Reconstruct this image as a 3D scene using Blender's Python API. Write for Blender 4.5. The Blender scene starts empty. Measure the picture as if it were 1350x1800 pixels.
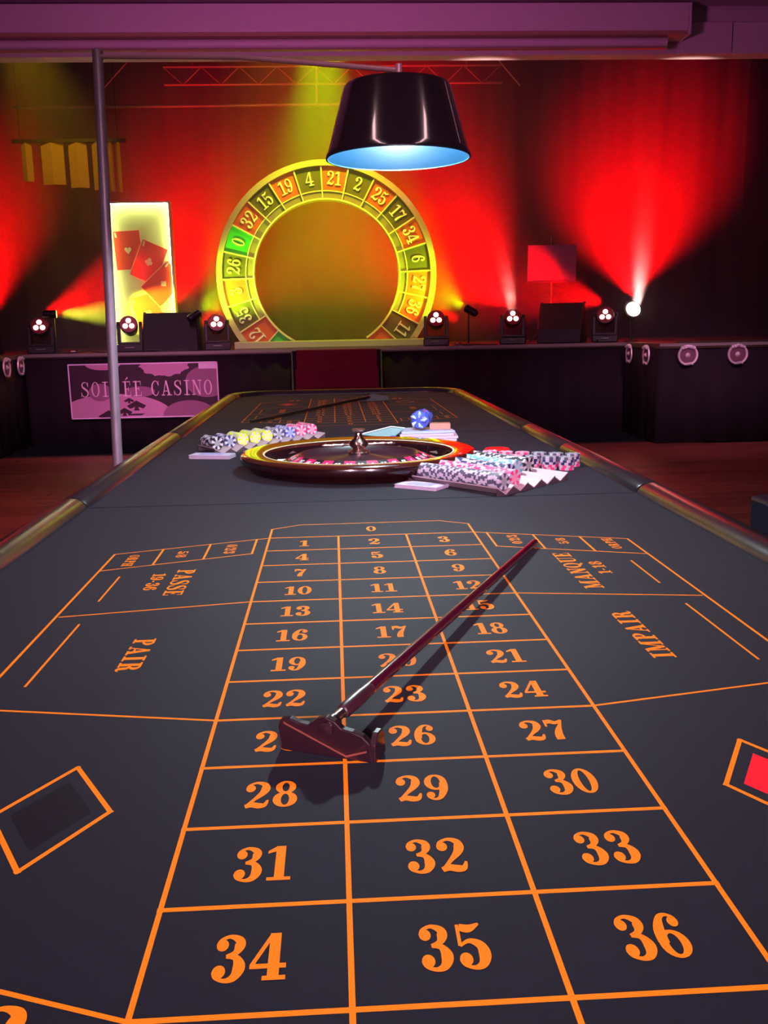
import bpy, bmesh, math, random
from mathutils import Vector, Matrix
random.seed(7)
PI = math.pi
scene = bpy.context.scene
COL = scene.collection

# ------------------------------------------------------------------ camera
def cam_axes(yaw, pitch, roll):
    f = Vector((math.sin(yaw) * math.cos(pitch), math.cos(yaw) * math.cos(pitch), -math.sin(pitch)))
    r = Vector((math.cos(yaw), -math.sin(yaw), 0)); u = r.cross(f)
    c, s = math.cos(roll), math.sin(roll)
    return c * r + s * u, c * u - s * r, f
cam_d = bpy.data.cameras.new('camera'); cam = bpy.data.objects.new('camera', cam_d); COL.objects.link(cam)
cr, cu, cf = cam_axes(0.0503368, 0.1943817, -0.019295)
cam.matrix_world = Matrix(((cr.x, cu.x, -cf.x, -0.0803), (cr.y, cu.y, -cf.y, -0.5942), (cr.z, cu.z, -cf.z, 1.2815), (0, 0, 0, 1)))
cam_d.sensor_fit = 'HORIZONTAL'; cam_d.sensor_width = 36.0; cam_d.lens = 36.0 * 1650 / 1350
cam_d.clip_start = 0.02
scene.camera = cam

# ------------------------------------------------------------------ world, view, large lights
world = bpy.data.worlds.new('world'); scene.world = world; world.use_nodes = True
bg = world.node_tree.nodes['Background']; bg.inputs[0].default_value = (0.8, 0.35, 0.9, 1); bg.inputs[1].default_value = 0.004
vs = scene.view_settings
vs.view_transform = 'Standard'; vs.look = 'None'; vs.gamma = 1.0; vs.exposure = 0.0; vs.use_curve_mapping = False
scene.cycles.use_denoising = True
scene.cycles.adaptive_threshold = 0.05; scene.cycles.max_bounces = 6; scene.cycles.diffuse_bounces = 2; scene.cycles.glossy_bounces = 3; scene.cycles.transmission_bounces = 4
scene.cycles.volume_step_rate = 1.0

def area(name, loc, target, sx, sy, power, col, spread=PI):
    d = bpy.data.lights.new(name, 'AREA'); d.shape = 'RECTANGLE'; d.size = sx; d.size_y = sy; d.energy = power; d.color = col; d.spread = spread
    o = bpy.data.objects.new(name, d); COL.objects.link(o); o.location = loc
    o.rotation_euler = (Vector(target) - Vector(loc)).to_track_quat('-Z', 'Y').to_euler()
    return o
def spot(name, loc, target, power, col, deg, blend=0.6, rad=0.05):
    d = bpy.data.lights.new(name, 'SPOT'); d.energy = power; d.color = col; d.spot_size = math.radians(deg); d.spot_blend = blend; d.shadow_soft_size = rad
    o = bpy.data.objects.new(name, d); COL.objects.link(o); o.location = loc
    o.rotation_euler = (Vector(target) - Vector(loc)).to_track_quat('-Z', 'Y').to_euler()
    return o
# two tall fill lights added behind the camera, then the hall's ceiling strips
area('table_fill_a', (-1.35, -5.2, 2.6), (0, 0.5, 0.9), 0.22, 1.6, 17, (1.0, 0.60, 0.82), math.radians(27))
area('table_fill_b', (1.25, -5.2, 2.6), (0, 0.5, 0.9), 0.22, 1.6, 17, (1.0, 0.60, 0.82), math.radians(27))
area('hall_ceiling_strip_a', (-1.45, 0.3, 4.2), (-1.45, 0.3, 0.0), 0.16, 2.6, 21, (1.0, 0.58, 0.62))
area('hall_ceiling_strip_b', (1.80, 0.3, 4.2), (1.80, 0.3, 0.0), 0.16, 2.6, 21, (1.0, 0.58, 0.62))
area('hall_wall_wash', (-1.2, 3.5, 2.2), (0.8, 9.0, 4.3), 0.5, 0.5, 40, (0.95, 0.16, 0.62), math.radians(120))
area('hall_stage_front_light', (-1.5, 4.5, 4.15), (-2.2, 10.4, 0.45), 0.4, 0.4, 11, (1.0, 0.34, 0.72), math.radians(34))  # unseen light added to brighten the banner and stage front
area('stage_front_fill_b', (3.0, 4.5, 4.15), (3.8, 9.3, 0.75), 0.4, 0.4, 7, (1.0, 0.45, 0.75), math.radians(34))  # second added light, brightens the ornaments on the right wing

RED = (1.0, 0.0008, 0.0012)
HOT = (1.0, 0.55, 0.50)
LIME = (0.55, 1.0, 0.0)
YEL = (0.95, 1.0, 0.05)
OLIVE = (1.0, 0.80, 0.0)
# stage spots; bodies further down, except unseen ones added behind panel, arch and header
spot('red_beam_edge', (-4.05, 10.75, 1.45), (-4.85, 13.0, 3.0), 4500, RED, 46, 1.0)
spot('red_beam_pole', (-3.40, 10.70, 1.50), (-2.3, 11.5, 2.05), 1300, RED, 46, 0.5)
spot('red_beam_cards', (-2.15, 11.45, 1.55), (-1.95, 13.75, 3.35), 3200, RED, 60, 1.0)
spot('red_beam_arch_left', (-1.75, 11.35, 1.35), (0.40, 13.7, 2.75), 650, RED, 46, 1.0)
spot('red_beam_arch_right', (1.50, 11.35, 1.35), (-0.65, 13.7, 2.75), 650, RED, 46, 1.0)
spot('red_glint_arch', (1.08, 10.62, 1.47), (0.78, 10.98, 1.52), 10, RED, 60, 0.6)
spot('red_fill', (0.3, 9.7, 4.9), (0.3, 13.7, 2.6), 420, RED, 125, 1.0)  # unseen overhead fill added to lift the dark backdrop and haze
spot('red_beam_centre', (2.03, 10.70, 1.52), (1.30, 13.2, 2.85), 5000, RED, 58, 0.9)
spot('red_beam_stand', (3.14, 10.70, 1.52), (2.0, 11.7, 1.90), 900, RED, 58, 0.7)
spot('red_beam_wash', (3.50, 10.72, 1.62), (4.30, 13.3, 3.35), 7500, RED, 54, 0.9)
spot('hot_core_wash', (3.50, 10.55, 1.42), (3.53, 10.27, 2.40), 4200, HOT, 27, 1.0)
spot('hot_core_centre', (2.03, 10.53, 1.42), (1.84, 10.25, 2.37), 2600, HOT, 26, 1.0)
spot('lime_beam_cards', (-3.20, 10.62, 1.50), (-2.25, 10.94, 1.50), 900, YEL, 30, 0.3)
spot('lime_beam_arch_left', (-1.57, 10.52, 1.50), (-1.25, 11.0, 1.80), 170, LIME, 74, 0.7)
spot('lime_beam_arch_right', (1.45, 10.52, 1.50), (1.0, 11.0, 1.80), 170, LIME, 74, 0.7)
spot('amber_left_wash', (-3.4, 10.0, 4.9), (-3.35, 13.7, 2.1), 300, (0.9, 0.45, 0.0), 42, 1.0)  # unseen wash added to tint the dark left of the backdrop
spot('lime_front_wash', (-0.1, 9.6, 4.55), (-0.12, 11.4, 2.0), 520, LIME, 62, 0.9)  # unseen wash added behind the header to light arch and backdrop
spot('olive_back_wash', (-0.5, 10.2, 4.95), (-0.35, 13.7, 4.0), 110, OLIVE, 54, 1.0)
spot('green_floor_wash', (-0.12, 10.0, 4.95), (-0.12, 13.7, 1.2), 1900, (0.45, 1.0, 0.0), 34, 1.0)  # unseen, added behind the header to turn the lower backdrop green

# ------------------------------------------------------------------ materials
MATS = {}
def mat(name, col, rough=0.5, metal=0.0, spec=0.5, emit=None, estr=0.0, coat=0.0, sheen=0.0, trans=0.0, ior=1.45, noise=None, bump=None, alpha=1.0):
    if name in MATS: return MATS[name]
    m = bpy.data.materials.new(name); m.use_nodes = True
    nt = m.node_tree; b = nt.nodes['Principled BSDF']
    b.inputs['Base Color'].default_value = (*col, 1); b.inputs['Roughness'].default_value = rough; b.inputs['Metallic'].default_value = metal
    b.inputs['Specular IOR Level'].default_value = spec; b.inputs['IOR'].default_value = ior
    b.inputs['Coat Weight'].default_value = coat; b.inputs['Coat Roughness'].default_value = 0.06
    b.inputs['Sheen Weight'].default_value = sheen; b.inputs['Sheen Roughness'].default_value = 0.4
    b.inputs['Transmission Weight'].default_value = trans; b.inputs['Alpha'].default_value = alpha
    if emit: b.inputs['Emission Color'].default_value = (*emit, 1); b.inputs['Emission Strength'].default_value = estr
    if noise or bump:
        tc = nt.nodes.new('ShaderNodeTexCoord')
        n = nt.nodes.new('ShaderNodeTexNoise'); mp = nt.nodes.new('ShaderNodeMapping')
        nt.links.new(tc.outputs['Object'], mp.inputs[0]); nt.links.new(mp.outputs[0], n.inputs['Vector'])
        sc, amt = (noise or bump)[:2]; st = (noise or bump)[2] if len(noise or bump) > 2 else (1, 1, 1)
        mp.inputs['Scale'].default_value = st; n.inputs['Scale'].default_value = sc; n.inputs['Detail'].default_value = 4
        if noise:
            r = nt.nodes.new('ShaderNodeMapRange'); r.inputs[3].default_value = 1 - amt; r.inputs[4].default_value = 1 + amt
            nt.links.new(n.outputs[0], r.inputs[0])
            mx = nt.nodes.new('ShaderNodeMix'); mx.data_type = 'RGBA'; mx.blend_type = 'MULTIPLY'; mx.inputs[0].default_value = 1
            mx.inputs[6].default_value = (*col, 1); nt.links.new(r.outputs[0], mx.inputs[7]); nt.links.new(mx.outputs[2], b.inputs['Base Color'])
        if bump:
            bp = nt.nodes.new('ShaderNodeBump'); bp.inputs['Strength'].default_value = bump[1]; bp.inputs['Distance'].default_value = 0.002
            nt.links.new(n.outputs[0], bp.inputs['Height']); nt.links.new(bp.outputs[0], b.inputs['Normal'])
    MATS[name] = m
    return m

# ------------------------------------------------------------------ mesh helpers
class MB:
    def __init__(s): s.v = []; s.f = []; s.m = []
    def add(s, vs, fs, mi=0):
        o = len(s.v); s.v += [tuple(v) for v in vs]
        for f in fs: s.f.append(tuple(o + i for i in f)); s.m.append(mi)
        return s
    def box(s, x0, x1, y0, y1, z0, z1, mi=0):
        v = [(x, y, z) for z in (z0, z1) for y in (y0, y1) for x in (x0, x1)]
        return s.add(v, [(0, 2, 3, 1), (4, 5, 7, 6), (0, 1, 5, 4), (2, 6, 7, 3), (0, 4, 6, 2), (1, 3, 7, 5)], mi)
    def obox(s, c, ax, ay, az, mi=0):
        c, ax, ay, az = map(Vector, (c, ax, ay, az)); v = []
        for k in (-1, 1):
            for j in (-1, 1):
                for i in (-1, 1): v.append(c + i * ax + j * ay + k * az)
        return s.add(v, [(0, 2, 3, 1), (4, 5, 7, 6), (0, 1, 5, 4), (2, 6, 7, 3), (0, 4, 6, 2), (1, 3, 7, 5)], mi)
    def lathe(s, prof, n=32, c=(0, 0, 0), axis='z', mi=0, closed=False, cap=(True, True)):
        cx, cy, cz = c; vs = []
        for r, h in prof:
            for k in range(n):
                a = 2 * PI * k / n; x, y = r * math.cos(a), r * math.sin(a)
                vs.append((cx + x, cy + y, cz + h) if axis == 'z' else (cx + x, cy + h, cz + y) if axis == 'y' else (cx + h, cy + x, cz + y))
        fs = []; m = len(prof)
        for i in range(m if closed else m - 1):
            for k in range(n):
                a, b = i * n + k, i * n + (k + 1) % n; c2 = ((i + 1) % m) * n
                fs.append((a, b, c2 + (k + 1) % n, c2 + k))
        if not closed:
            if cap[0] and prof[0][0] > 1e-6: fs.append(tuple(range(n - 1, -1, -1)))
            if cap[1] and prof[-1][0] > 1e-6: fs.append(tuple((m - 1) * n + k for k in range(n)))
        return s.add(vs, fs, mi)
    def tube(s, pts, r, n=10, mi=0, cap=True, sq=1.0):
        pts = [Vector(p) for p in pts]; rs = r if isinstance(r, (list, tuple)) else [r] * len(pts); vs = []; up0 = None
        for i, p in enumerate(pts):
            t = (pts[min(i + 1, len(pts) - 1)] - pts[max(i - 1, 0)]).normalized()
            if up0 is None: up0 = Vector((0, 0, 1)) if abs(t.z) < 0.95 else Vector((0, 1, 0))
            sd = t.cross(up0).normalized(); up = sd.cross(t).normalized(); up0 = up
            for k in range(n):
                a = 2 * PI * k / n; vs.append(p + sd * math.cos(a) * rs[i] + up * math.sin(a) * rs[i] * sq)
        fs = []
        for i in range(len(pts) - 1):
            for k in range(n): fs.append((i * n + k, i * n + (k + 1) % n, (i + 1) * n + (k + 1) % n, (i + 1) * n + k))
        if cap: fs += [tuple(range(n - 1, -1, -1)), tuple((len(pts) - 1) * n + k for k in range(n))]
        return s.add(vs, fs, mi)
    def prism(s, poly, z0, z1, mi=0, plane='xy'):
        n = len(poly)
        f = {'xy': lambda x, y, z: (x, y, z), 'xz': lambda x, y, z: (x, z, y), 'yz': lambda x, y, z: (z, x, y)}[plane]
        v = [f(x, y, z0) for x, y in poly] + [f(x, y, z1) for x, y in poly]
        fs = [tuple(range(n - 1, -1, -1)), tuple(range(n, 2 * n))] + [(i, (i + 1) % n, n + (i + 1) % n, n + i) for i in range(n)]
        return s.add(v, fs, mi)
    def xf(s, M):
        s.v = [tuple(M @ Vector(v)) for v in s.v]; return s
    def mesh(s, name, mats, smooth=False):
        me = bpy.data.meshes.new(name); me.from_pydata(s.v, [], s.f); 
        for m in mats: me.materials.append(m)
        me.polygons.foreach_set('material_index', s.m)
        bm = bmesh.new(); bm.from_mesh(me); bmesh.ops.recalc_face_normals(bm, faces=bm.faces); bm.to_mesh(me); bm.free()
        if smooth:
            me.polygons.foreach_set('use_smooth', [True] * len(me.polygons))
            try: me.set_sharp_from_angle(angle=math.radians(40))
            except Exception: pass
        return me

def link(name, data, parent=None, loc=(0, 0, 0), rot=(0, 0, 0)):
    o = bpy.data.objects.new(name, data); COL.objects.link(o); o.location = loc; o.rotation_euler = rot
    if parent: o.parent = parent
    return o
def obj(name, mb, m, parent=None, smooth=False, bevel=0, loc=(0, 0, 0), rot=(0, 0, 0), label=None):
    mats = m if isinstance(m, (list, tuple)) else [m]
    o = link(name, mb.mesh(name, mats, smooth), parent, loc, rot)
    if bevel:
        b = o.modifiers.new('bevel', 'BEVEL'); b.width = bevel; b.segments = 2; b.limit_method = 'ANGLE'
    if label: o['label'] = label
    return o
def tag(o, label, cat=None, group=None, kind=None):
    o['label'] = label
    if cat: o['category'] = cat
    if group: o['group'] = group
    if kind: o['kind'] = kind
    return o
def thing(name, label, cat, loc=(0, 0, 0), rz=0, group=None):
    return tag(link(name, None, None, loc, (0, 0, rz)), label, cat, group)
def struct(name, mb, m, label, smooth=False, parent=None):
    o = obj(name, mb, m, parent, smooth)
    o['label'] = label
    if not parent: o['kind'] = 'structure'
    return o

# ------------------------------------------------------------------ stroke lettering
G = {}
def S_(*p): return ('s', p)
def ring(cx, cy, rx, ry, wx, wy, n=22):
    return ('r', (cx, cy, rx, ry, wx, wy, n))
G['0'] = (70, [ring(35, 50, 24, 46, 22, 8)])
G['1'] = (62, [S_((36, 0, 24), (36, 100, 24)), S_((6, 4.5, 9), (64, 4.5, 9)), ('p', [(4, 78), (4, 86), (26, 100), (38, 100), (38, 82), (24, 84)])])
G['2'] = (74, [('b', (17, 75, 14)), S_((7, 74, 8), (13, 88, 9), (34, 97, 9), (56, 89, 18), (60, 72, 26), (52, 54, 20), (32, 32, 11), (10, 6, 10)),
               S_((8, 6, 14), (26, 12, 18), (46, 8, 20), (62, 10, 15), (70, 28, 6))])
G['3'] = (72, [('b', (19, 78, 13)), S_((9, 78, 8), (15, 90, 8), (34, 97, 9), (54, 88, 18), (56, 75, 23), (48, 60, 13), (30, 53, 8)),
               S_((30, 53, 8), (50, 50, 14), (60, 30, 26), (52, 10, 18), (34, 3, 9), (14, 10, 8), (8, 22, 8)), ('b', (19, 21, 14))])
G['4'] = (80, [S_((46, 98, 9), (6, 31, 9)), S_((52, 0, 24), (52, 100, 24)), S_((2, 29, 10), (78, 29, 10)), S_((30, 4.5, 9), (78, 4.5, 9))])
G['5'] = (72, [S_((16, 92, 16), (36, 88, 18), (60, 98, 5)), S_((12, 98, 8), (11, 50, 8)), S_((11, 50, 6), (32, 60, 10), (54, 50, 20), (60, 30, 26), (52, 10, 18), (34, 3, 9), (14, 10, 8), (8, 22, 8)), ('b', (19, 21, 14))])
G['6'] = (72, [ring(36, 31, 23, 27, 20, 8), S_((14, 34, 24), (17, 62, 24), (30, 90, 14), (46, 97, 8), (60, 90, 8), (65, 80, 7)), ('b', (56, 80, 12))])
G['9'] = (72, [ring(36, 69, 23, 27, 20, 8), S_((58, 66, 24), (55, 38, 24), (42, 10, 14), (26, 3, 8), (12, 10, 8), (7, 20, 7)), ('b', (16, 20, 12))])
G['7'] = (72, [S_((9, 66, 7), (9, 100, 7)), S_((9, 86, 16), (24, 92, 20), (44, 84, 16), (66, 98, 6)), S_((66, 98, 7), (54, 70, 12), (42, 44, 22), (36, 20, 27), (36, 0, 27))])
G['8'] = (72, [ring(36, 75, 20, 21, 19, 8), ring(36, 28, 23, 25, 23, 8)])
G['-'] = (40, [S_((4, 38, 14), (34, 38, 14))])
G['/'] = (34, [S_((4, -4, 9), (30, 104, 9))])
G[' '] = (44, [])
def slab(x0, x1, y): return S_((x0, y, 9), (x1, y, 9))
G['I'] = (58, [S_((28, 0, 23), (28, 100, 23)), slab(4, 52, 4.5), slab(4, 52, 95.5)])
G['P'] = (76, [S_((25, 0, 23), (25, 100, 23)), slab(2, 48, 4.5), slab(2, 34, 95.5), S_((30, 95.5, 9), (50, 93, 12), (61, 74, 22), (50, 53, 12), (30, 50.5, 9))])
G['R'] = (88, [S_((25, 0, 23), (25, 100, 23)), slab(2, 46, 4.5), slab(2, 34, 95.5), S_((30, 95.5, 9), (50, 93, 12), (61, 75, 22), (50, 55, 12), (30, 52, 9)), S_((40, 52, 10), (57, 42, 20), (62, 14, 22), (75, 3, 9), (86, 14, 6))])
G['A'] = (88, [S_((42, 100, 9), (14, 4, 9)), S_((42, 98, 20), (66, 4, 24)), S_((24, 30, 9), (58, 30, 9)), slab(0, 30, 4.5), slab(46, 88, 4.5)])
G['S'] = (74, [S_((62, 72, 6), (55, 91, 8), (37, 97, 9), (19, 87, 16), (19, 68, 20), (40, 53, 24), (60, 36, 22), (57, 13, 16), (36, 3, 9), (17, 10, 8), (9, 28, 6)), S_((65, 66, 6), (65, 98, 6)), S_((8, 2, 6), (8, 34, 6))])
G['E'] = (76, [S_((25, 0, 23), (25, 100, 23)), slab(2, 68, 4.5), slab(2, 66, 95.5), S_((30, 50, 9), (50, 50, 9)), S_((64, 72, 6), (64, 100, 6)), S_((50, 38, 6), (50, 62, 6)), S_((67, 0, 6), (67, 30, 6))])
G['\u00c9'] = (76, G['E'][1] + [S_((30, 108, 8), (48, 124, 14))])
G['M'] = (108, [S_((15, 0, 9), (15, 100, 9)), S_((84, 0, 23), (84, 100, 23)), S_((18, 98, 20), (48, 6, 20)), S_((48, 6, 8), (78, 98, 8)), slab(0, 30, 4.5), slab(64, 106, 4.5), slab(0, 24, 95.5), slab(78, 106, 95.5)])
G['N'] = (84, [S_((15, 0, 9), (15, 100, 9)), S_((68, 0, 9), (68, 100, 9)), S_((16, 98, 22), (66, 4, 22)), slab(0, 30, 4.5), slab(2, 24, 95.5), slab(52, 84, 95.5)])
G['O'] = (80, [ring(39, 50, 28, 46, 21, 8)])
G['Q'] = (80, [ring(39, 50, 28, 46, 21, 8), S_((34, 14, 7), (48, 4, 16), (60, -10, 14), (76, -8, 5))])
G['U'] = (86, [S_((23, 100, 23), (23, 34, 23), (27, 12, 18), (44, 3, 9), (62, 10, 8), (68, 32, 8), (68, 100, 8)), slab(2, 44, 95.5), slab(54, 84, 95.5)])
G['H'] = (94, [S_((24, 0, 23), (24, 100, 23)), S_((70, 0, 23), (70, 100, 23)), S_((24, 50, 9), (70, 50, 9)), slab(2, 44, 4.5), slab(50, 92, 4.5), slab(2, 44, 95.5), slab(50, 92, 95.5)])
G['C'] = (78, [S_((66, 70, 6), (57, 91, 8), (40, 97, 9), (20, 80, 16), (14, 50, 21), (20, 20, 16), (40, 3, 9), (58, 10, 8), (69, 30, 6)), S_((68, 66, 6), (68, 97, 6))])

def cr_path(pts, sub=5):
    if len(pts) == 2: return [tuple(map(float, p)) for p in pts]
    out = []
    P = [pts[0]] + list(pts) + [pts[-1]]
    for i in range(1, len(P) - 2):
        p0, p1, p2, p3 = P[i - 1], P[i], P[i + 1], P[i + 2]
        for k in range(sub):
            t = k / sub
            out.append(tuple(0.5 * ((2 * p1[j]) + (-p0[j] + p2[j]) * t + (2 * p0[j] - 5 * p1[j] + 4 * p2[j] - p3[j]) * t * t + (-p0[j] + 3 * p1[j] - 3 * p2[j] + p3[j]) * t ** 3) for j in range(3)))
    out.append(tuple(map(float, pts[-1])))
    return out
def glyph_polys(ch, k=1.0, kt=1.0):
    adv, prims = G[ch]; polys = []
    wf = lambda w: w * (k if w > 12 else kt)
    for kind, d in prims:
        if kind == 's':
            pts = cr_path(d); L = []; Rr = []
            for i, (x, y, w) in enumerate(pts):
                a, b = pts[max(i - 1, 0)], pts[min(i + 1, len(pts) - 1)]
                tx, ty = b[0] - a[0], b[1] - a[1]; l = math.hypot(tx, ty) or 1; nx, ny = -ty / l, tx / l; h = wf(w) / 2
                L.append((x + nx * h, y + ny * h)); Rr.append((x - nx * h, y - ny * h))
            for i in range(len(pts) - 1): polys.append([L[i], Rr[i], Rr[i + 1], L[i + 1]])
        elif kind == 'b':
            x, y, r = d; r *= (0.45 + 0.55 * k); polys.append([(x + r * math.cos(2 * PI * i / 14), y + r * math.sin(2 * PI * i / 14)) for i in range(14)])
        elif kind == 'p': polys.append(d)
        elif kind == 'r':
            cx, cy, rx, ry, wx, wy, n = d; O = []; I = []
            for i in range(n):
                a = 2 * PI * i / n; c, s = math.cos(a), math.sin(a)
                O.append((cx + (rx + wx * k / 2) * c, cy + (ry + wy * kt / 2) * s)); I.append((cx + (rx - wx * k / 2) * c, cy + (ry - wy * kt / 2) * s))
            for i in range(n): polys.append([O[i], O[(i + 1) % n], I[(i + 1) % n], I[i]])
    return adv, polys
def text_polys(txt, h, xs=1.0, k=1.0, kt=1.0, gap=6, length=None):
    """polygons centred on the origin, cap height h"""
    out = []; x = 0
    for ch in txt:
        adv, ps = glyph_polys(ch, k, kt)
        out += [[(px + x, py - 50) for px, py in p] for p in ps]; x += adv + gap
    x -= gap; s = h / 100
    if length: xs = length / (x * s)
    return [[((px - x / 2) * s * xs, py * s) for px, py in p] for p in out]
def text_mb(txt, h, rot=0.0, c=(0, 0), z=0.0, mb=None, **kw):
    mb = mb or MB(); cr_, sr = math.cos(rot), math.sin(rot)
    for i, p in enumerate(text_polys(txt, h, **kw)): mb.add([(c[0] + x * cr_ - y * sr, c[1] + x * sr + y * cr_, z + i * 2e-6) for x, y in p], [tuple(range(len(p)))])
    return mb
def line_mb(mb, a, b, w, z):
    a = Vector(a); b = Vector(b); d = (b - a).normalized(); n = Vector((-d.y, d.x)) * w / 2; a = a - d * w / 2; b = b + d * w / 2
    return mb.add([(a.x + n.x, a.y + n.y, z), (a.x - n.x, a.y - n.y, z), (b.x - n.x, b.y - n.y, z), (b.x + n.x, b.y + n.y, z)], [(0, 1, 2, 3)])

# ------------------------------------------------------------------ the setting
m_floor = mat('parquet', (0.27, 0.065, 0.05), 0.42, spec=0.4, noise=(9, 0.45, (0.6, 6, 1)))
m_floor2 = mat('parquet_dark', (0.19, 0.045, 0.036), 0.45, spec=0.4, noise=(9, 0.45, (0.6, 6, 1)))
m_floor3 = mat('parquet_mid', (0.23, 0.055, 0.042), 0.40, spec=0.4, noise=(9, 0.45, (0.6, 6, 1)))
m_sub = mat('floor_joint', (0.02, 0.008, 0.006), 0.8)
m_wall = mat('painted_wall', (0.62, 0.58, 0.58), 0.7, noise=(3, 0.06))
m_white = mat('white_housing', (0.72, 0.68, 0.70), 0.45)
m_black = mat('black_cloth', (0.018, 0.012, 0.016), 0.9, spec=0.15, noise=(6, 0.3))
m_skirt = mat('stage_skirt_cloth', (0.020, 0.013, 0.018), 0.9, spec=0.15, noise=(5, 0.3, (1, 1, 0.3)))
m_stage = mat('stage_boards', (0.09, 0.06, 0.04), 0.4, noise=(6, 0.4, (0.4, 5, 1)))
m_backdrop = mat('backdrop_cloth', (0.035, 0.032, 0.032), 0.95, spec=0.1, noise=(2, 0.15, (3, 1, 0.2)))
m_ceil = mat('ceiling_paint', (0.5, 0.45, 0.46), 0.8)

fl = struct('floor', MB().box(-7.5, 8, -7, 9.6, -0.12, -0.006), m_sub, 'dark reddish wooden parquet floor of the hall')
pl_w, pl_l = 0.205, 1.25
pm = [MB().box(0, pl_l - 0.006, 0, pl_w - 0.005, -0.012, 0.0).mesh('plank', [m]) for m in (m_floor, m_floor2, m_floor3)]
r = 0; y = 0.4
while y < 9.35:
    off = random.uniform(0, pl_l)
    for (xa, xb) in ((-4.2, -0.55), (0.55, 5.2)):
        x = xa - off
        while x < xb:
            # keep only planks that can be seen beside the table
            lim = 0.35 * (y + 0.6) + 0.5
            if abs(x + pl_l / 2) < lim + 1.2 and abs(x + pl_l / 2) > 0.75 and x + pl_l > xa and not (x > 3.3 and y > 9.2):
                link('plank', random.choice(pm), fl, (x, y, 0))
            x += pl_l
    y += pl_w
struct('wall_left', MB().box(-7.7, -7.5, -7, 14.2, 0, 5.5), m_wall, 'left side wall of the hall')
struct('wall_right', MB().box(8.0, 8.2, -7, 14.2, 0, 5.5), m_wall, 'right side wall of the hall')
struct('wall_rear', MB().box(-7.7, 8.2, -7.2, -7.0, 0, 5.5), m_wall, 'rear wall of the hall')
struct('ceiling', MB().box(-7.7, 8.2, -7.2, 9.05, 4.262, 4.4), m_ceil, 'pale ceiling of the hall in purple light')
hw = struct('wall_header', MB().box(-7.5, 8, 9.12, 9.3, 3.85, 5.5), m_wall, 'white wall above the stage opening')
for i in range(9):
    struct('panel', MB().box(3.38 + i * 0.52, 3.38 + i * 0.52 + 0.505, 9.06, 9.12, 3.84, 4.12), m_white, 'white facing panel', parent=hw)
struct('wall_stage_back', MB().box(-7.7, 8.2, 14.0, 14.2, 0, 5.6), m_black, 'dark rear wall of the stage')
struct('ceiling_stage', MB().box(-7.7, 8.2, 9.3, 14.2, 5.45, 5.6), m_black, 'black ceiling over the stage')
# backdrop with shallow folds
bd = MB(); n = 200; vs_ = []
for i in range(n + 1):
    x = -6.5 + 13.5 * i / n; yy = 13.75 + 0.035 * math.sin(x * 9) + 0.02 * math.sin(x * 23 + 1)
    vs_ += [(x, yy, 1.06), (x, yy, 5.35)]
bd.add(vs_, [(2 * i, 2 * i + 2, 2 * i + 3, 2 * i + 1) for i in range(n)])
bdo = obj('backdrop_curtain', bd, m_backdrop, smooth=True)
sol = bdo.modifiers.new('solid', 'SOLIDIFY'); sol.thickness = 0.012
tag(bdo, 'grey cloth backdrop glowing red behind the arch', 'curtain')
# black wing drape on the right
wd = MB(); vs_ = []; n = 60
for i in range(n + 1):
    t = i / n; x = 5.95 + 1.1 * t; yy = 13.4 - 2.6 * t + 0.05 * math.sin(t * 40)
    vs_ += [(x, yy, 1.06), (x, yy, 5.3)]
wd.add(vs_, [(2 * i, 2 * i + 2, 2 * i + 3, 2 * i + 1) for i in range(n)])
w_ = obj('wing_curtain', wd, m_black, smooth=True); w_.modifiers.new('solid', 'SOLIDIFY').thickness = 0.012
tag(w_, 'black wing curtain hanging at the dark end of the stage', 'curtain')

# stage body
ZS = 1.055
sp = thing('stage_platform', 'raised stage with black cloth skirt across the hall', 'stage', (0, 10.4, 0))
sp['kind'] = 'structure'
def spart(name, x0, x1, y0, y1, z0, z1, m, bevel=0.0):
    return obj(name, MB().box(x0, x1, y0 - 10.4, y1 - 10.4, z0, z1), m, sp, bevel=bevel)
spart('deck', -7.4, -3.6, 9.30, 14.0, ZS - 0.05, ZS, m_stage)
spart('deck', -3.6, 3.35, 10.40, 14.0, ZS - 0.05, ZS, m_stage)
spart('deck', 3.35, 7.9, 9.25, 14.0, ZS - 0.05, ZS, m_stage)
def skirt(x0, y0, x1, y1, nf):
    mb = MB(); vs2 = []; N = nf * 6; d = Vector((x1 - x0, y1 - y0)); L = d.length; nrm = Vector((d.y, -d.x)) / L
    for i in range(N + 1):
        t = i / N; o = 0.010 * math.sin(2 * PI * t * nf); px = x0 + d.x * t + nrm.x * o; py = y0 + d.y * t + nrm.y * o
        vs2 += [(px, py - 10.4, 0.004), (px, py - 10.4, ZS - 0.05)]
    mb.add(vs2, [(2 * i, 2 * i + 2, 2 * i + 3, 2 * i + 1) for i in range(N)])
    o = obj('skirt', mb, m_skirt, sp, smooth=True); o.modifiers.new('solid', 'SOLIDIFY').thickness = 0.01
skirt(-7.4, 9.33, -3.6, 9.33, 14); skirt(-3.6, 9.33, -3.6, 10.42, 4); skirt(-3.6, 10.42, -0.56, 10.42, 12); skirt(0.48, 10.42, 3.35, 10.42, 12)
skirt(3.35, 10.42, 3.35, 9.28, 4); skirt(3.35, 9.28, 7.9, 9.28, 14)
for a in ((-3.6, 3.35, 10.385, 10.4, ZS - 0.035, ZS - 0.002), (3.35, 7.9, 9.235, 9.25, ZS - 0.03, ZS + 0.001), (-7.4, -3.6, 9.285, 9.30, ZS - 0.03, ZS + 0.001)):
    spart('edge_strip', *a, mat('stage_edge', (0.25, 0.22, 0.2), 0.4))
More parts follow.
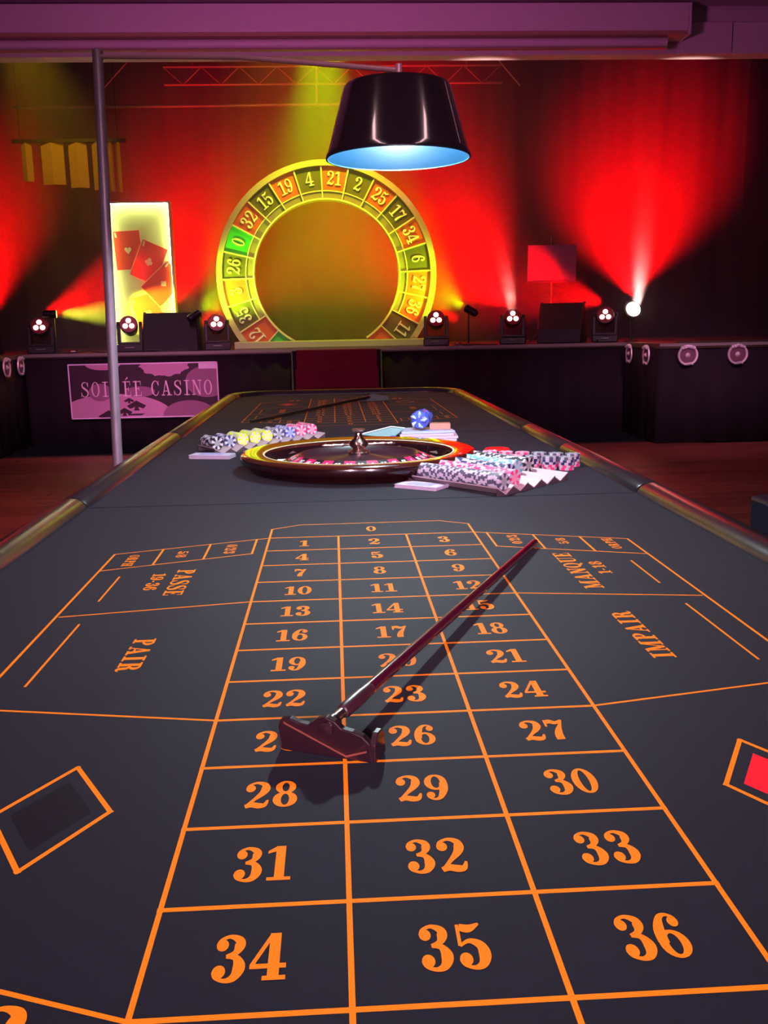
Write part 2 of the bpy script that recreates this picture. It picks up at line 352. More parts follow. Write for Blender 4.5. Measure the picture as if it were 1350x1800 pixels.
# carpeted steps up to the stage
st = thing('stage_steps', 'dark red carpeted steps up to the stage centre', 'steps', (-0.04, 10.4, 0)); st['kind'] = 'structure'
m_carpet = mat('red_carpet', (0.16, 0.012, 0.03), 0.95, spec=0.1, noise=(60, 0.2))
for i in range(5):
    zt = ZS - 0.012 - 0.2 * i
    obj('step', MB().box(-0.46, 0.46, -0.27 * (i + 1) + 0.03, -0.27 * i + 0.03, 0.0 if i == 4 else zt - 0.23, zt), m_carpet, st, bevel=0.01)
for s in (-1, 1):
    obj('side_board', MB().box(s * 0.485 - 0.02, s * 0.485 + 0.02, -0.34, 0.0, 0.0, ZS - 0.02), m_black, st)
    obj('edge_trim', MB().box(s * 0.50 - 0.008, s * 0.50 + 0.008, -0.352, -0.338, 0.0, ZS - 0.02), mat('step_trim', (0.10, 0.16, 0.04), 0.5), st)

# retracted projection screen on the header
ph = thing('screen_housing', 'long white projection screen housing under the ceiling', 'screen', (0, 8.9, 3.86))
obj('housing', MB().box(-6.5, 3.36, -0.10, 0.16, 0.115, 0.36), m_white, ph, bevel=0.008)
obj('lower_lip', MB().box(-6.5, 3.36, -0.085, 0.16, 0.085, 0.115), mat('housing_lip', (0.45, 0.30, 0.18), 0.35), ph)
obj('screen_roll', MB().tube([(-6.4, 0.02, 0.045), (3.19, 0.02, 0.045)], 0.042, 14), m_white, ph, smooth=True)
obj('bottom_bar', MB().box(-6.4, 3.19, -0.005, 0.045, -0.016, 0.002), mat('housing_bar', (0.35, 0.26, 0.16), 0.4), ph)
obj('end_cap', MB().box(3.36, 3.385, -0.10, 0.16, 0.085, 0.36), m_white, ph, bevel=0.005)

# ------------------------------------------------------------------ roulette table
TZ = 0.80; CELL = 0.16; ROW = 0.1309
m_felt = mat('felt', (0.0070, 0.0092, 0.0165), 0.72, spec=0.16, sheen=0.02, bump=(900, 0.25))
m_ink = mat('orange_print', (0.90, 0.245, 0.008), 0.7, spec=0.08)
m_inkred = mat('red_print', (0.80, 0.004, 0.02), 0.6, spec=0.3)
m_inkblk = mat('black_print', (0.006, 0.003, 0.008), 0.7, spec=0.2)
m_rail = mat('black_vinyl', (0.012, 0.011, 0.014), 0.27, spec=0.5, bump=(140, 0.15))
tb = thing('roulette_table', 'long black felt roulette table with padded black armrest', 'table', (0, 2.9, 0))
TY = 2.9   # table origin along y
Y0, J1, J2, Y3 = -0.66, 2.03, 3.72, 6.47
FX = 0.79
def rounded(yA, yB, cap):
    r = 0.26
    if cap == 0: return [(-FX, yA), (FX, yA), (FX, yB), (-FX, yB)]
    pts = []
    if cap == 1:
        pts = [(-FX, yA), (FX, yA)]
        for k in range(9): a = PI / 2 * k / 8; pts.append((FX - r + r * math.cos(a), yB - r + r * math.sin(a)))
        for k in range(9): a = PI / 2 + PI / 2 * k / 8; pts.append((-FX + r + r * math.cos(a), yB - r + r * math.sin(a)))
    else:
        pts = [(FX, yB), (-FX, yB)]
        for k in range(9): a = PI + PI / 2 * k / 8; pts.append((-FX + r + r * math.cos(a), yA + r + r * math.sin(a)))
        for k in range(9): a = 1.5 * PI + PI / 2 * k / 8; pts.append((FX - r + r * math.cos(a), yA + r + r * math.sin(a)))
    return pts
felts = []
for (ya, yb, cap) in ((Y0, J1 - 0.0025, -1), (J1 + 0.0025, J2 - 0.0025, 0), (J2 + 0.0025, Y3, 1)):
    felts.append(obj('felt_panel', MB().prism([(x, y - TY) for x, y in rounded(ya, yb, cap)], TZ - 0.05, TZ), m_felt, tb, bevel=0.003))
obj('apron', MB().box(-0.74, 0.74, Y0 + 0.1 - TY, Y3 - 0.1 - TY, TZ - 0.17, TZ - 0.052), m_black, tb)
for x in (-0.62, 0.62):
    for yy in (-0.35, 1.75, 2.3, 3.45, 4.0, 6.1):
        obj('leg', MB().tube([(x, yy - TY, 0), (x, yy - TY, TZ - 0.17)], 0.028, 10), m_black, tb, smooth=True)
RX = 0.822
def rail(pts, rr=0.047):
    n_ = len(pts); P = [(x, y - TY, TZ - 0.006) for x, y in pts]
    # rounded ends
    a, b = Vector(P[0]), Vector(P[1]); d = (b - a).normalized(); c, e = Vector(P[-1]), Vector(P[-2]); d2 = (e - c).normalized()
    P = [a, a + d * 0.012] + [Vector(p) for p in P[1:-1]] + [c + d2 * 0.012, c]
    rs = [rr * 0.9, rr] + [rr] * (n_ - 2) + [rr, rr * 0.9]
    return obj('armrest', MB().tube(P, rs, 16, sq=0.8), m_rail, tb, smooth=True)
for s in (-1, 1):
    rail([(s * RX, Y0 + 0.28), (s * RX, J1 - 0.006)]); rail([(s * RX, J1 + 0.006), (s * RX, 2.98)] if s > 0 else [(s * RX, J1 + 0.006), (s * RX, J2 - 0.006)])
    if s > 0: rail([(RX, 2.986), (RX, J2 - 0.006)])
    rail([(s * RX, J2 + 0.006), (s * RX, Y3 - 0.25)])
def end_rail(yc, sg):
    pts = []; r = 0.28
    for k in range(9): a = PI / 2 * k / 8; pts.append((RX - r + r * math.cos(a), yc + sg * (-r + r * math.sin(a))))
    for k in range(9): a = PI / 2 + PI / 2 * k / 8; pts.append((-RX + r + r * math.cos(a), yc + sg * (-r + r * math.sin(a))))
    rail(pts)
end_rail(Y3 + 0.035, 1); end_rail(Y0 - 0.035, -1)

# printed layout: coordinates are (x, y) in metres on the table, y of the last number row = 0
PZ = TZ + 0.00025
def layout(felt, flip):
    cy = 2.93
    R2 = (lambda x, y: (-x, 2 * cy - y)) if flip else (lambda x, y: (x, y))
    def put(name, mb, m, z=0.0):
        mb.v = [(*R2(x, y), zz) for x, y, zz in mb.v]; mb.v = [(x, y - TY, zz) for x, y, zz in mb.v]
        o = obj(name, mb, m, felt)
        for p in o.data.polygons:
            pass
        return o
    nl = [0]
    def ln(a, b, w=0.0048):
        nl[0] += 1
        return put('printed_line', line_mb(MB(), a, b, w, PZ - 0.00015 + nl[0] * 3e-6), m_ink)
    C_ = CELL; yt = 12 * ROW
    def rowy(k): return (12 - k) * ROW
    U = lambda x, y: (x * C_, y * C_)
    xr = 1.5 * C_
    ln((-xr, -0.75 * 0 + 0.0), U(-1.51, 10.43)); ln((xr, 0.0), U(1.51, 10.43))
    ln((-0.5 * C_, -0.16), (-0.5 * C_, yt)); ln((0.5 * C_, -0.16), (0.5 * C_, yt))
    for k in range(0, 13): ln((-xr, rowy(k)), (xr, rowy(k)), 0.0058)
    ln(U(-1.51, 10.43), U(-1.09, 10.70)); ln(U(-1.09, 10.70), U(1.09, 10.72)); ln(U(1.09, 10.72), U(1.51, 10.43))
    put('printed_number', text_mb('0', 0.055, c=(0, 10.27 * C_), z=PZ, xs=0.62), m_ink)
    for k in range(12):
        for j in range(3):
            put('printed_number', text_mb(str(3 * k + j + 1), 0.056, c=((j - 1) * C_ + 0.001, rowy(k) - ROW * 0.51), z=PZ, xs=0.66, gap=8), m_ink)
    for s, T1, T2, T3 in ((-1, 'PASSE', '19-36', 'PAIR'), (1, 'MANQUE', '1-18', 'IMPAIR')):
        D = lambda x, y: (s * x * C_, y * C_)
        ln((s * xr, yt), D(3.59, 9.08)); ln(D(3.59, 9.08), D(3.55, 0.75)); ln(D(1.69, 8.87), D(3.56, 8.18)); ln(D(1.69, 9.76), D(1.69, 8.87))
        ln(D(2.96, 9.29), D(2.95, 8.41)); ln(D(2.33, 9.53), D(2.32, 8.64))
        ln((s * xr, rowy(4)), D(3.53, 6.20)); ln((s * xr, rowy(8)), D(3.55, 3.70)); ln((s * xr, 0), D(3.55, 0.79))
        ln(D(3.255, 7.84), D(3.255, 6.77), 0.004); ln(D(3.25, 5.91), D(3.26, 4.17), 0.004)
        rot = s * PI / 2
        def tx(t, x, y, h, L): put('printed_word', text_mb(t, h * C_, rot=rot, c=(s * x * C_, y * C_), z=PZ, length=L * C_, gap=7), m_ink)
        tx(T1, 2.45, 7.50, 0.225, 1.2 if s < 0 else 1.74); tx(T2, 2.765, 7.55, 0.16, 0.78 if s < 0 else 0.62); tx(T3, 2.45, 4.90 if s < 0 else 5.0, 0.215, 0.92 if s < 0 else 1.44)
        tx('ORPH', 3.29, 8.69 if s < 0 else 8.82, 0.14, 0.62); tx('5/8', 2.65, 8.96 if s < 0 else 9.06, 0.14, 0.36); tx('0/2/3', 2.01, 9.19 if s < 0 else 9.25, 0.15, 0.54)
        # diamond
        dc = (2.385, 1.90); hw_, hh = 0.375, 0.65
        for a, b in (((hw_, 0), (0, hh)), ((0, hh), (-hw_, 0)), ((-hw_, 0), (0, -hh)), ((0, -hh), (hw_, 0))):
            ln(D(dc[0] + a[0], dc[1] + a[1]), D(dc[0] + b[0], dc[1] + b[1]), 0.0055)
        q = [(0.255, 0), (0, 0.43), (-0.255, 0), (0, -0.43)]
        put('printed_diamond', MB().add([(*D(dc[0] + a, dc[1] + b), PZ) for a, b in q], [(0, 1, 2, 3)]), m_inkblk if s < 0 else m_inkred)
        tx('12P' if s < 0 else '12D', 9, 9, 0.1, 0.3) if False else None
        put('printed_number', text_mb('12', 0.062, c=(s * 2.19 * C_, 0.085 * C_ - 0.022), z=PZ, xs=0.85, gap=8), m_ink)
        ln((s * xr, 0), (s * xr, -0.16))
layout(felts[0], False); layout(felts[2], True)

# ------------------------------------------------------------------ croupier's rake
m_rakehead = mat('lacquered_rake_wood', (0.012, 0.0035, 0.006), 0.3, coat=0.3)
m_stick = mat('lacquered_stick', (0.045, 0.002, 0.012), 0.18, coat=0.8)
m_chrome = mat('chrome', (0.75, 0.70, 0.72), 0.18, metal=1.0)
rk = thing('croupier_rake', 'dark red croupier rake lying across the numbers', 'rake', (-0.097, 0.412, TZ + 0.001))
# head board: a shaped plate standing on its lower edge, ends slightly curled forward
prof = [(-0.060, 0.0), (-0.062, 0.030), (-0.058, 0.0395), (-0.046, 0.042), (-0.034, 0.038), (-0.022, 0.037), (-0.012, 0.046), (0.0, 0.050), (0.011, 0.046), (0.019, 0.038), (0.032, 0.036), (0.044, 0.032), (0.052, 0.024), (0.055, 0.0)]
hd = MB(); t2 = 0.0045
hd.prism(prof, -t2, t2, plane='xz')
ang = math.atan2(-0.046, 0.103)
h_ = obj('rake_head', hd, m_rakehead, rk, bevel=0.0015, rot=(0.10, 0, ang))
dv = Vector((math.cos(ang), math.sin(ang), 0)); nv = Vector((-math.sin(ang), math.cos(ang), 0))
obj('end_cheek', MB().prism([(-0.004, 0.0), (-0.004, 0.022), (0.006, 0.032), (0.018, 0.033), (0.027, 0.024), (0.028, 0.0)], -0.004, 0.004, plane='yz'), m_rakehead, rk, bevel=0.0015, loc=tuple(dv * 0.054), rot=(0, 0, ang))
obj('end_cheek', MB().prism([(-0.004, 0.0), (-0.004, 0.014), (0.006, 0.012), (0.018, 0.006), (0.020, 0.0)], -0.004, 0.004, plane='yz'), m_rakehead, rk, bevel=0.0015, loc=tuple(-dv * 0.058), rot=(0, 0, ang))
obj('boss', MB().lathe([(0.0, -0.012), (0.009, -0.011), (0.0105, 0.0), (0.0105, 0.012), (0.0, 0.013)], 14, axis='y'), m_rakehead, rk, smooth=True, loc=(0, 0, 0.035), rot=(0, 0, ang))
a0 = Vector((0.0, 0.004, 0.036)); a1 = Vector((0.352 + 0.097, 1.404 - 0.412, 0.0085)); dd = (a1 - a0).normalized()
obj('ferrule', MB().tube([a0, a0 + dd * 0.040], 0.0062, 12), m_chrome, rk, smooth=True)
obj('socket', MB().tube([a0 + dd * 0.038, a0 + dd * 0.045, a0 + dd * 0.085, a0 + dd * 0.125], [0.0075, 0.0095, 0.0098, 0.0082], 12), mat('dark_brown_grip', (0.03, 0.008, 0.014), 0.35), rk, smooth=True)
obj('stick', MB().tube([a0 + dd * 0.12, a0 + dd * 0.5, a1], [0.0085, 0.0083, 0.0078], 14), m_stick, rk, smooth=True)
m_scr = mat('scratched_edge', (0.12, 0.03, 0.02), 0.5)
for (xa, za, xb, zb) in ((-0.054, 0.036, 0.022, 0.004), (0.022, 0.004, 0.048, 0.014)):
    obj('pale_groove', MB().prism([(xa, za - 0.0012), (xb, zb - 0.0012), (xb, zb + 0.0012), (xa, za + 0.0012)], -t2 - 0.0004, -t2 + 0.0002, plane='xz'), m_scr, rk, rot=(0.10, 0, ang))
# second rake on the far layout
rk2 = thing('croupier_rake', 'black thin rake lying on the far layout', 'rake', (0.18, 5.66, TZ + 0.001))
obj('stick', MB().tube([(-0.70, -1.32, 0.010), (-0.03, 0.0, 0.028)], [0.008, 0.010], 10), mat('black_lacquer', (0.01, 0.008, 0.008), 0.3), rk2, smooth=True)
obj('rake_head', MB().prism([(-0.10, 0), (-0.10, 0.03), (-0.04, 0.04), (0.0, 0.052), (0.04, 0.04), (0.10, 0.03), (0.10, 0)], -0.006, 0.006, plane='xz'), mat('black_lacquer', (0.01, 0.008, 0.008), 0.3), rk2, bevel=0.002)
obj('ferrule', MB().tube([(-0.03, 0.0, 0.028), (0.0, 0.05, 0.03)], 0.009, 10), m_chrome, rk2, smooth=True)

# ------------------------------------------------------------------ roulette wheel
WX, WY = 0.0, 2.665
wh = thing('casino_roulette', 'large glossy mahogany roulette wheel with brass turret', 'roulette wheel', (WX, WY, TZ))
m_mahog = mat('mahogany', (0.014, 0.003, 0.004), 0.18, coat=0.4, noise=(14, 0.35, (1, 1, 0.2)))
m_rimtop = mat('mahogany_rim_top', (0.045, 0.008, 0.004), 0.14, coat=1.0, noise=(14, 0.3, (1, 1, 0.2)))
m_bowl = mat('dark_bowl_wood', (0.010, 0.002, 0.004), 0.25, coat=0.6)
m_brass = mat('polished_metal', (0.72, 0.50, 0.46), 0.2, metal=1.0)
obj('bowl_body', MB().lathe([(0.0, 0.0), (0.36, 0.0), (0.378, 0.006), (0.384, 0.016), (0.398, 0.024), (0.408, 0.034), (0.411, 0.046), (0.408, 0.056)], 96, cap=(False, False)), m_mahog, wh, smooth=True)
obj('rim', MB().lathe([(0.408, 0.050), (0.409, 0.057), (0.403, 0.063), (0.39, 0.065), (0.345, 0.060), (0.333, 0.060), (0.326, 0.056), (0.324, 0.03), (0.34, 0.02)], 96, closed=True), m_rimtop, wh, smooth=True)
obj('rim_inlay', MB().lathe([(0.3335, 0.0600), (0.3305, 0.0602), (0.3270, 0.0585), (0.3300, 0.0580)], 96, closed=True), mat('pale_inlay', (0.6, 0.5, 0.35), 0.3), wh, smooth=True)
obj('ball_track', MB().lathe([(0.326, 0.05), (0.318, 0.024), (0.300, 0.022), (0.255, 0.036), (0.250, 0.036), (0.250, 0.010), (0.326, 0.01)], 96, closed=True), m_bowl, wh, smooth=True)
# number ring: 37 numbers
order = [0, 32, 15, 19, 4, 21, 2, 25, 17, 34, 6, 27, 13, 36, 11, 30, 8, 23, 10, 5, 24, 16, 33, 1, 20, 14, 31, 9, 22, 18, 29, 7, 28, 12, 35, 3, 26]
reds = {1, 3, 5, 7, 9, 12, 14, 16, 18, 19, 21, 23, 25, 27, 30, 32, 34, 36}
m_pr = mat('pocket_red', (0.55, 0.01, 0.09), 0.35); m_pb = mat('pocket_black', (0.008, 0.006, 0.008), 0.35); m_pg = mat('pocket_green', (0.01, 0.25, 0.05), 0.35); m_pw = mat('pocket_digits', (0.85, 0.82, 0.8), 0.5)
for i, nmb in enumerate(order):
    a = 2 * PI * i / 37 + 0.3; da = PI / 37; mb = MB(); vs2 = []
    for rr, zz in ((0.248, 0.026), (0.248, 0.036), (0.210, 0.053), (0.204, 0.026)):
        for k in (-1, 0, 1): vs2.append((rr * math.cos(a + k * da), rr * math.sin(a + k * da), zz))
    fs = []
    for q in range(4):
        for k in range(2): A, B = q * 3 + k, ((q + 1) % 4) * 3 + k; fs.append((A, A + 1, B + 1, B))
    fs += [(0, 3, 6, 9), (2, 11, 8, 5)]
    mb.add(vs2, fs)
    pk = obj('number_pocket', mb, m_pg if nmb == 0 else m_pr if nmb in reds else m_pb, wh)
    # digits stand on the outer slope, heads to the rim
    ca, sa = math.cos(a), math.sin(a); dg = MB()
    for ip, p in enumerate(text_polys(str(nmb), 0.017, xs=0.8, gap=8)):
        dg.add([((0.231 + y_ * 0.9) * ca + x_ * sa, (0.231 + y_ * 0.9) * sa - x_ * ca, 0.0436 - y_ * 0.40 + 0.0008 + 5e-6 * ip) for x_, y_ in p], [tuple(range(len(p)))])
    obj('digit', dg, m_pw, pk)
obj('rotor_cone', MB().lathe([(0.2105, 0.026), (0.2102, 0.0535), (0.206, 0.0535), (0.19, 0.036), (0.15, 0.030), (0.08, 0.038), (0.045, 0.048), (0.0, 0.050)], 64), mat('rotor_wood', (0.02, 0.003, 0.008), 0.4, coat=0.25), wh, smooth=True)
tu = obj('turret', MB().lathe([(0.036, 0.048), (0.038, 0.056), (0.028, 0.062), (0.021, 0.066), (0.0225, 0.070), (0.031, 0.077), (0.035, 0.085), (0.031, 0.093), (0.019, 0.103), (0.0135, 0.112), (0.0125, 0.122), (0.016, 0.127), (0.0235, 0.130), (0.0245, 0.134), (0.020, 0.137), (0.0, 0.138)], 32), m_brass, wh, smooth=True)
for k in range(4):
    a = PI / 4 * 0 + k * PI / 2 + 0.12; pf = []
    d = Vector((math.cos(a), math.sin(a), 0)); P = []; rs = []
    for q, (dist, rr) in enumerate(((0.02, 0.004), (0.05, 0.004), (0.055, 0.0065), (0.065, 0.004), (0.08, 0.004), (0.088, 0.0062), (0.096, 0.004), (0.110, 0.004), (0.116, 0.0060), (0.124, 0.0045), (0.130, 0.002))):
        P.append(d * dist + Vector((0, 0, 0.082))); rs.append(rr)
    obj('handle', MB().tube(P, rs, 10), m_brass, wh, smooth=True)
for k in range(8):
    a = 2 * PI * k / 8 + 0.2
    c = Vector((0.285 * math.cos(a), 0.285 * math.sin(a), 0.036)); u_ = Vector((math.cos(a), math.sin(a), -0.3)).normalized(); t_ = Vector((-math.sin(a), math.cos(a), 0)); n_ = u_.cross(t_)
    if k % 2: u_, t_ = t_, u_
    v = [c + u_ * 0.028, c + t_ * 0.010, c - u_ * 0.028, c - t_ * 0.010, c + Vector((0, 0, 0.009)), c - Vector((0, 0, 0.010))]
    obj('deflector', MB().add(v, [(0, 1, 4), (1, 2, 4), (2, 3, 4), (3, 0, 4), (1, 0, 5), (2, 1, 5), (3, 2, 5), (0, 3, 5)]), m_brass, wh)

# ------------------------------------------------------------------ lamp over the table
LX, LY, LZ = 0.149, 2.60, 1.816
lamp = thing('arm_lamp', 'tall arm lamp with glossy black shade over the table', 'lamp', (-0.945, 3.17, 0))
L0 = Vector((-0.945, 3.17, 0))
top = Vector((-0.913, 3.17, 2.300)) - L0; bot = Vector((0.0, 0, 0.03))
m_steel = mat('worn_steel', (0.24, 0.17, 0.22), 0.42, metal=0.35, noise=(18, 0.25))
obj('base', MB().lathe([(0.0, 0.0), (0.20, 0.0), (0.20, 0.015), (0.19, 0.022), (0.03, 0.03), (0.03, 0.06), (0.0, 0.06)], 32, c=(0, 0, 0)), m_black, lamp, smooth=True)
bdir = (top - Vector((-0.957 + 0.945, 0, 0.03)))
obj('pole', MB().tube([(-0.957 + 0.945 - 0.01, 0, 0.03), top], 0.0195, 16), m_steel, lamp, smooth=True)
jt = Vector((LX + 0.006, LY, 2.083)) - L0
m_arm = mat('brushed_arm', (0.62, 0.30, 0.36), 0.35, metal=0.3)
obj('arm', MB().tube([top + Vector((0, 0, -0.022)), (top + jt) / 2 + Vector((0, 0, 0.008)), jt], 0.0085, 12), m_arm, lamp, smooth=True)
obj('joint', MB().lathe([(0.0, -0.020), (0.011, -0.020), (0.011, 0.018), (0.0, 0.020)], 14, c=tuple(jt)), m_arm, lamp, smooth=True)
obj('stem', MB().lathe([(0.0, -0.048), (0.0095, -0.048), (0.0095, -0.022), (0.0, -0.022)], 14, c=tuple(jt)), m_arm, lamp, smooth=True)
sc_ = (LX - L0.x, LY - L0.y, LZ)
m_shade = mat('black_gloss_shade', (0.016, 0.008, 0.014), 0.16, coat=1.0, spec=0.6)
obj('shade', MB().lathe([(0.0, 0.224), (0.150, 0.224), (0.166, 0.220), (0.1725, 0.210), (0.226, 0.022), (0.234, 0.008), (0.2345, 0.0), (0.231, 0.0), (0.2245, 0.022), (0.171, 0.208), (0.150, 0.2215), (0.0, 0.2215)], 72, c=sc_), m_shade, lamp, smooth=True)
obj('shade_lining', MB().lathe([(0.2300, 0.002), (0.2235, 0.0225), (0.170, 0.2065), (0.148, 0.2205), (0.0, 0.2208)], 72, c=sc_, cap=(False, False)), mat('cyan_lining', (0.0003, 0.0055, 0.0135), 0.35, spec=0.3), lamp, smooth=True)
obj('rim_trim', MB().lathe([(0.2345, 0.0015), (0.2345, -0.0015), (0.2295, -0.0015), (0.2295, 0.0015)], 72, c=sc_, closed=True), mat('pale_trim', (0.004, 0.02, 0.035), 0.4), lamp, smooth=True)
sa_ = -0.62
obj('seam', MB().tube([(sc_[0] + 0.1728 * math.cos(sa_), sc_[1] + 0.1728 * math.sin(sa_), LZ + 0.21), (sc_[0] + 0.2265 * math.cos(sa_), sc_[1] + 0.2265 * math.sin(sa_), LZ + 0.022)], 0.0009, 6), mat('seam_grey', (0.3, 0.25, 0.3), 0.3), lamp)
obj('lamp_socket', MB().lathe([(0.0, 0.222), (0.022, 0.222), (0.022, 0.135), (0.016, 0.128), (0.0, 0.128)], 16, c=sc_), mat('white_plastic', (0.8, 0.8, 0.8), 0.4), lamp, smooth=True)
obj('bulb', MB().lathe([(0.0, 0.040), (0.016, 0.045), (0.029, 0.060), (0.034, 0.078), (0.029, 0.097), (0.018, 0.115), (0.014, 0.130), (0.0, 0.130)], 20, c=sc_), mat('bulb_glow', (1, 1, 1), 0.5, emit=(0.72, 0.94, 1.0), estr=2600), lamp, smooth=True, label='glowing white bulb inside the shade')

# ------------------------------------------------------------------ chips
m_cw = mat('chip_white', (0.44, 0.40, 0.47), 0.45); m_inl = mat('chip_inlay', (0.62, 0.50, 0.62), 0.45)
chipcol = {'grey': (0.07, 0.065, 0.11), 'pink': (0.70, 0.03, 0.16), 'navy': (0.02, 0.025, 0.10), 'teal': (0.10, 0.32, 0.36), 'black': (0.012, 0.010, 0.014), 'yellow': (0.62, 0.72, 0.005), 'blue': (0.06, 0.08, 0.38)}
CR, CT = 0.0255, 0.0088
def chip_mesh(cname):
    m1 = mat('chip_' + cname, chipcol[cname], 0.45); mi = mat('chip_inlay_' + cname, tuple(min(1, c * 0.6 + 0.22) for c in chipcol[cname]), 0.45)
    mb = MB(); n = 24; vs2 = []
    for rr, h in ((0.0, CT / 2), (0.0125, CT / 2), (CR - 0.0008, CT / 2), (CR, CT / 2 - 0.0008), (CR, -CT / 2 + 0.0008), (CR - 0.0008, -CT / 2), (0.0, -CT / 2)):
        for k in range(n): a = 2 * PI * k / n; vs2.append((rr * math.cos(a), rr * math.sin(a), h))
    mb.v = vs2
    for i in range(6):
        for k in range(n):
            A, B = i * n + k, i * n + (k + 1) % n; mb.f.append((A, B, B + n, A + n))
            mb.m.append(2 if i == 0 else (1 if (k // 2) % 2 else 0))
    return mb.mesh('poker_chip', [m1, m_cw, mi], True)
chips = {c: chip_mesh(c) for c in chipcol}
def chip_row(col, a, b, n, label, group, z=0.0385):
    a = Vector((*a, 0)); b = Vector((*b, 0)); d = (b - a).normalized(); rz = math.atan2(d.y, d.x)
    for i in range(n):
        p = a + d * (CT * (i + 0.5) * 1.01)
        o = link('poker_chip', chips[col], None, (p.x, p.y, TZ + z), (0, PI / 2, rz)); o.rotation_mode = 'XYZ'
        Mx = Matrix.Rotation(rz, 4, 'Z') @ Matrix.Rotation(PI / 2, 4, 'Y') @ Matrix.Rotation(random.uniform(0, 6.28), 4, 'Z')
        o.rotation_euler = Mx.to_euler(); tag(o, label, 'poker chip', group)
def vrack(name, label, starts, ends, h=0.026, sheet=0.002):
    """a white corrugated rack: a zigzag sheet with one V trough for each row"""
    t = thing(name, label, 'chip rack', (0, 0, 0))
    n_ = len(starts)
    base = Vector((*starts[0], 0)); t.location = (base.x, base.y, TZ)
    for i in range(n_):
        a = Vector((*starts[i], 0)) - base; b = Vector((*ends[i], 0)) - base; d = (b - a).normalized(); nrm = Vector((d.y, -d.x, 0))
        w = 0.5 * ((Vector((*starts[min(i + 1, n_ - 1)], 0)) - Vector((*starts[max(i - 1, 0)], 0))).length / (2 if 0 < i < n_ - 1 else 1)); w = min(w, 0.036)
        mb = MB(); zz = [(-w, h), (0, 0.004), (w, h)]
        vs2 = []
        for e in (a, b):
            for o_, z_ in zz: vs2.append(e + nrm * o_ + Vector((0, 0, z_)))
            for o_, z_ in reversed(zz): vs2.append(e + nrm * o_ + Vector((0, 0, z_ - 0.003)))
        mb.add(vs2, [(k, (k + 1) % 6, 6 + (k + 1) % 6, 6 + k) for k in range(6)] + [(0, 1, 4, 5), (1, 2, 3, 4), (11, 10, 7, 6), (10, 9, 8, 7)])
        obj('trough', mb, mat('pale_card', (0.40, 0.30, 0.33), 0.5), t)
        for e in (a, b):
            fm = MB(); dd2 = d * 0.004
            q = [e + nrm * w + Vector((0, 0, 0)), e - nrm * w, e - nrm * w + Vector((0, 0, h - 0.003)), e + Vector((0, 0, 0.002)), e + nrm * w + Vector((0, 0, h - 0.003))]
            sgn = -1 if e is b else 1
            fm.add([p for p in q] + [p + dd2 * sgn for p in q], [(0, 1, 2, 3, 4), (9, 8, 7, 6, 5)] + [(k, (k + 1) % 5, 5 + (k + 1) % 5, 5 + k) for k in range(5)])
            obj('end_plate', fm, mat('dark_card_edge', (0.05, 0.03, 0.04), 0.6), t)
    return t
RS = [(0.172 + 0.050 * i, 2.335 + 0.062 * i) for i in range(5)]; RE = [(0.405 + 0.052 * i, 2.045 + 0.052 * i) for i in range(5)]
vrack('chip_rack', 'white corrugated chip rack in front of the wheel', RS, RE)
def lerp(a, b, t): return (a[0] + (b[0] - a[0]) * t, a[1] + (b[1] - a[1]) * t)
for i, (c, t0, n_, lb) in enumerate((('grey', 0.05, 39, 'grey and white chip in the front tube of the rack'), ('pink', 0.06, 38, 'pink and white chip in the second tube of the rack'), ('navy', 0.05, 31, 'navy and white chip in the third tube of the rack'), ('teal', 0.05, 29, 'teal and white chip in the fourth tube of the rack'), ('black', 0.05, 29, 'black and white chip in the rearmost tube of the rack'))):
    chip_row(c, lerp(RS[i], RE[i], t0), RE[i], n_, lb, c + ' chips in the rack by the wheel')
def chip_stack(x, y, n, c, label, group, jit=0.0012):
    for k in range(n):
        o = link('poker_chip', chips[c], None, (x + random.uniform(-jit, jit), y + random.uniform(-jit, jit), TZ + 0.001 + CT * (k + 0.5) * 1.005), (0, 0, random.uniform(0, 6.28)))
        tag(o, label, 'poker chip', group)
for i in range(6):
    for j in range(2):
        x = 0.425 + 0.0530 * i + 0.040 * j; y_ = 2.585 - 0.024 * i + 0.078 * j
        x += 0.0; y_ += 0.02
        for lvl, c in enumerate(('pink',) * 2 + ('navy',) * 3 + (('pink',) if i < 3 else ('grey',))):
            pass
        n_ = 5
        cols = ['pink', 'pink', 'navy', 'navy', 'pink' if i < 3 else 'grey'] if i >= 3 else ['navy', 'black', 'navy', 'navy', 'pink']
        for k, c in enumerate(cols):
            o = link('poker_chip', chips[c], None, (x + random.uniform(-.001, .001), y_ + random.uniform(-.001, .001), TZ + 0.001 + CT * (k + 0.5) * 1.005), (0, 0, random.uniform(0, 6.28)))
            tag(o, {'pink': 'pink chip', 'navy': 'navy chip', 'black': 'black chip', 'grey': 'grey topped chip'}[c] + ' in the block of short stacks behind the rack', 'poker chip', c + ' chips in the short stacks')
LS = [(-0.610 + 0.046 * i, 3.270 + 0.055 * i) for i in range(9)]; LE = [(-0.525 + 0.046 * i, 3.125 + 0.055 * i) for i in range(9)]
vrack('chip_rack', 'pale chip rack at the far side of the wheel', LS, LE)
for i, c in enumerate(('black', 'navy', 'yellow', 'yellow', 'yellow', 'grey', 'blue', 'pink', 'pink')):
    lb = {'black': 'black and white chip in the outermost tube of the far rack', 'navy': 'navy and white chip in the far rack beside the yellow ones', 'yellow': 'yellow chip in the yellow tubes of the far rack', 'grey': 'grey and white chip in the far rack', 'blue': 'blue and white chip in the far rack', 'pink': 'pink and white chip in the far rack'}[c]
    chip_row(c, LS[i], LE[i], 13, lb, c + ' chips in the far rack')

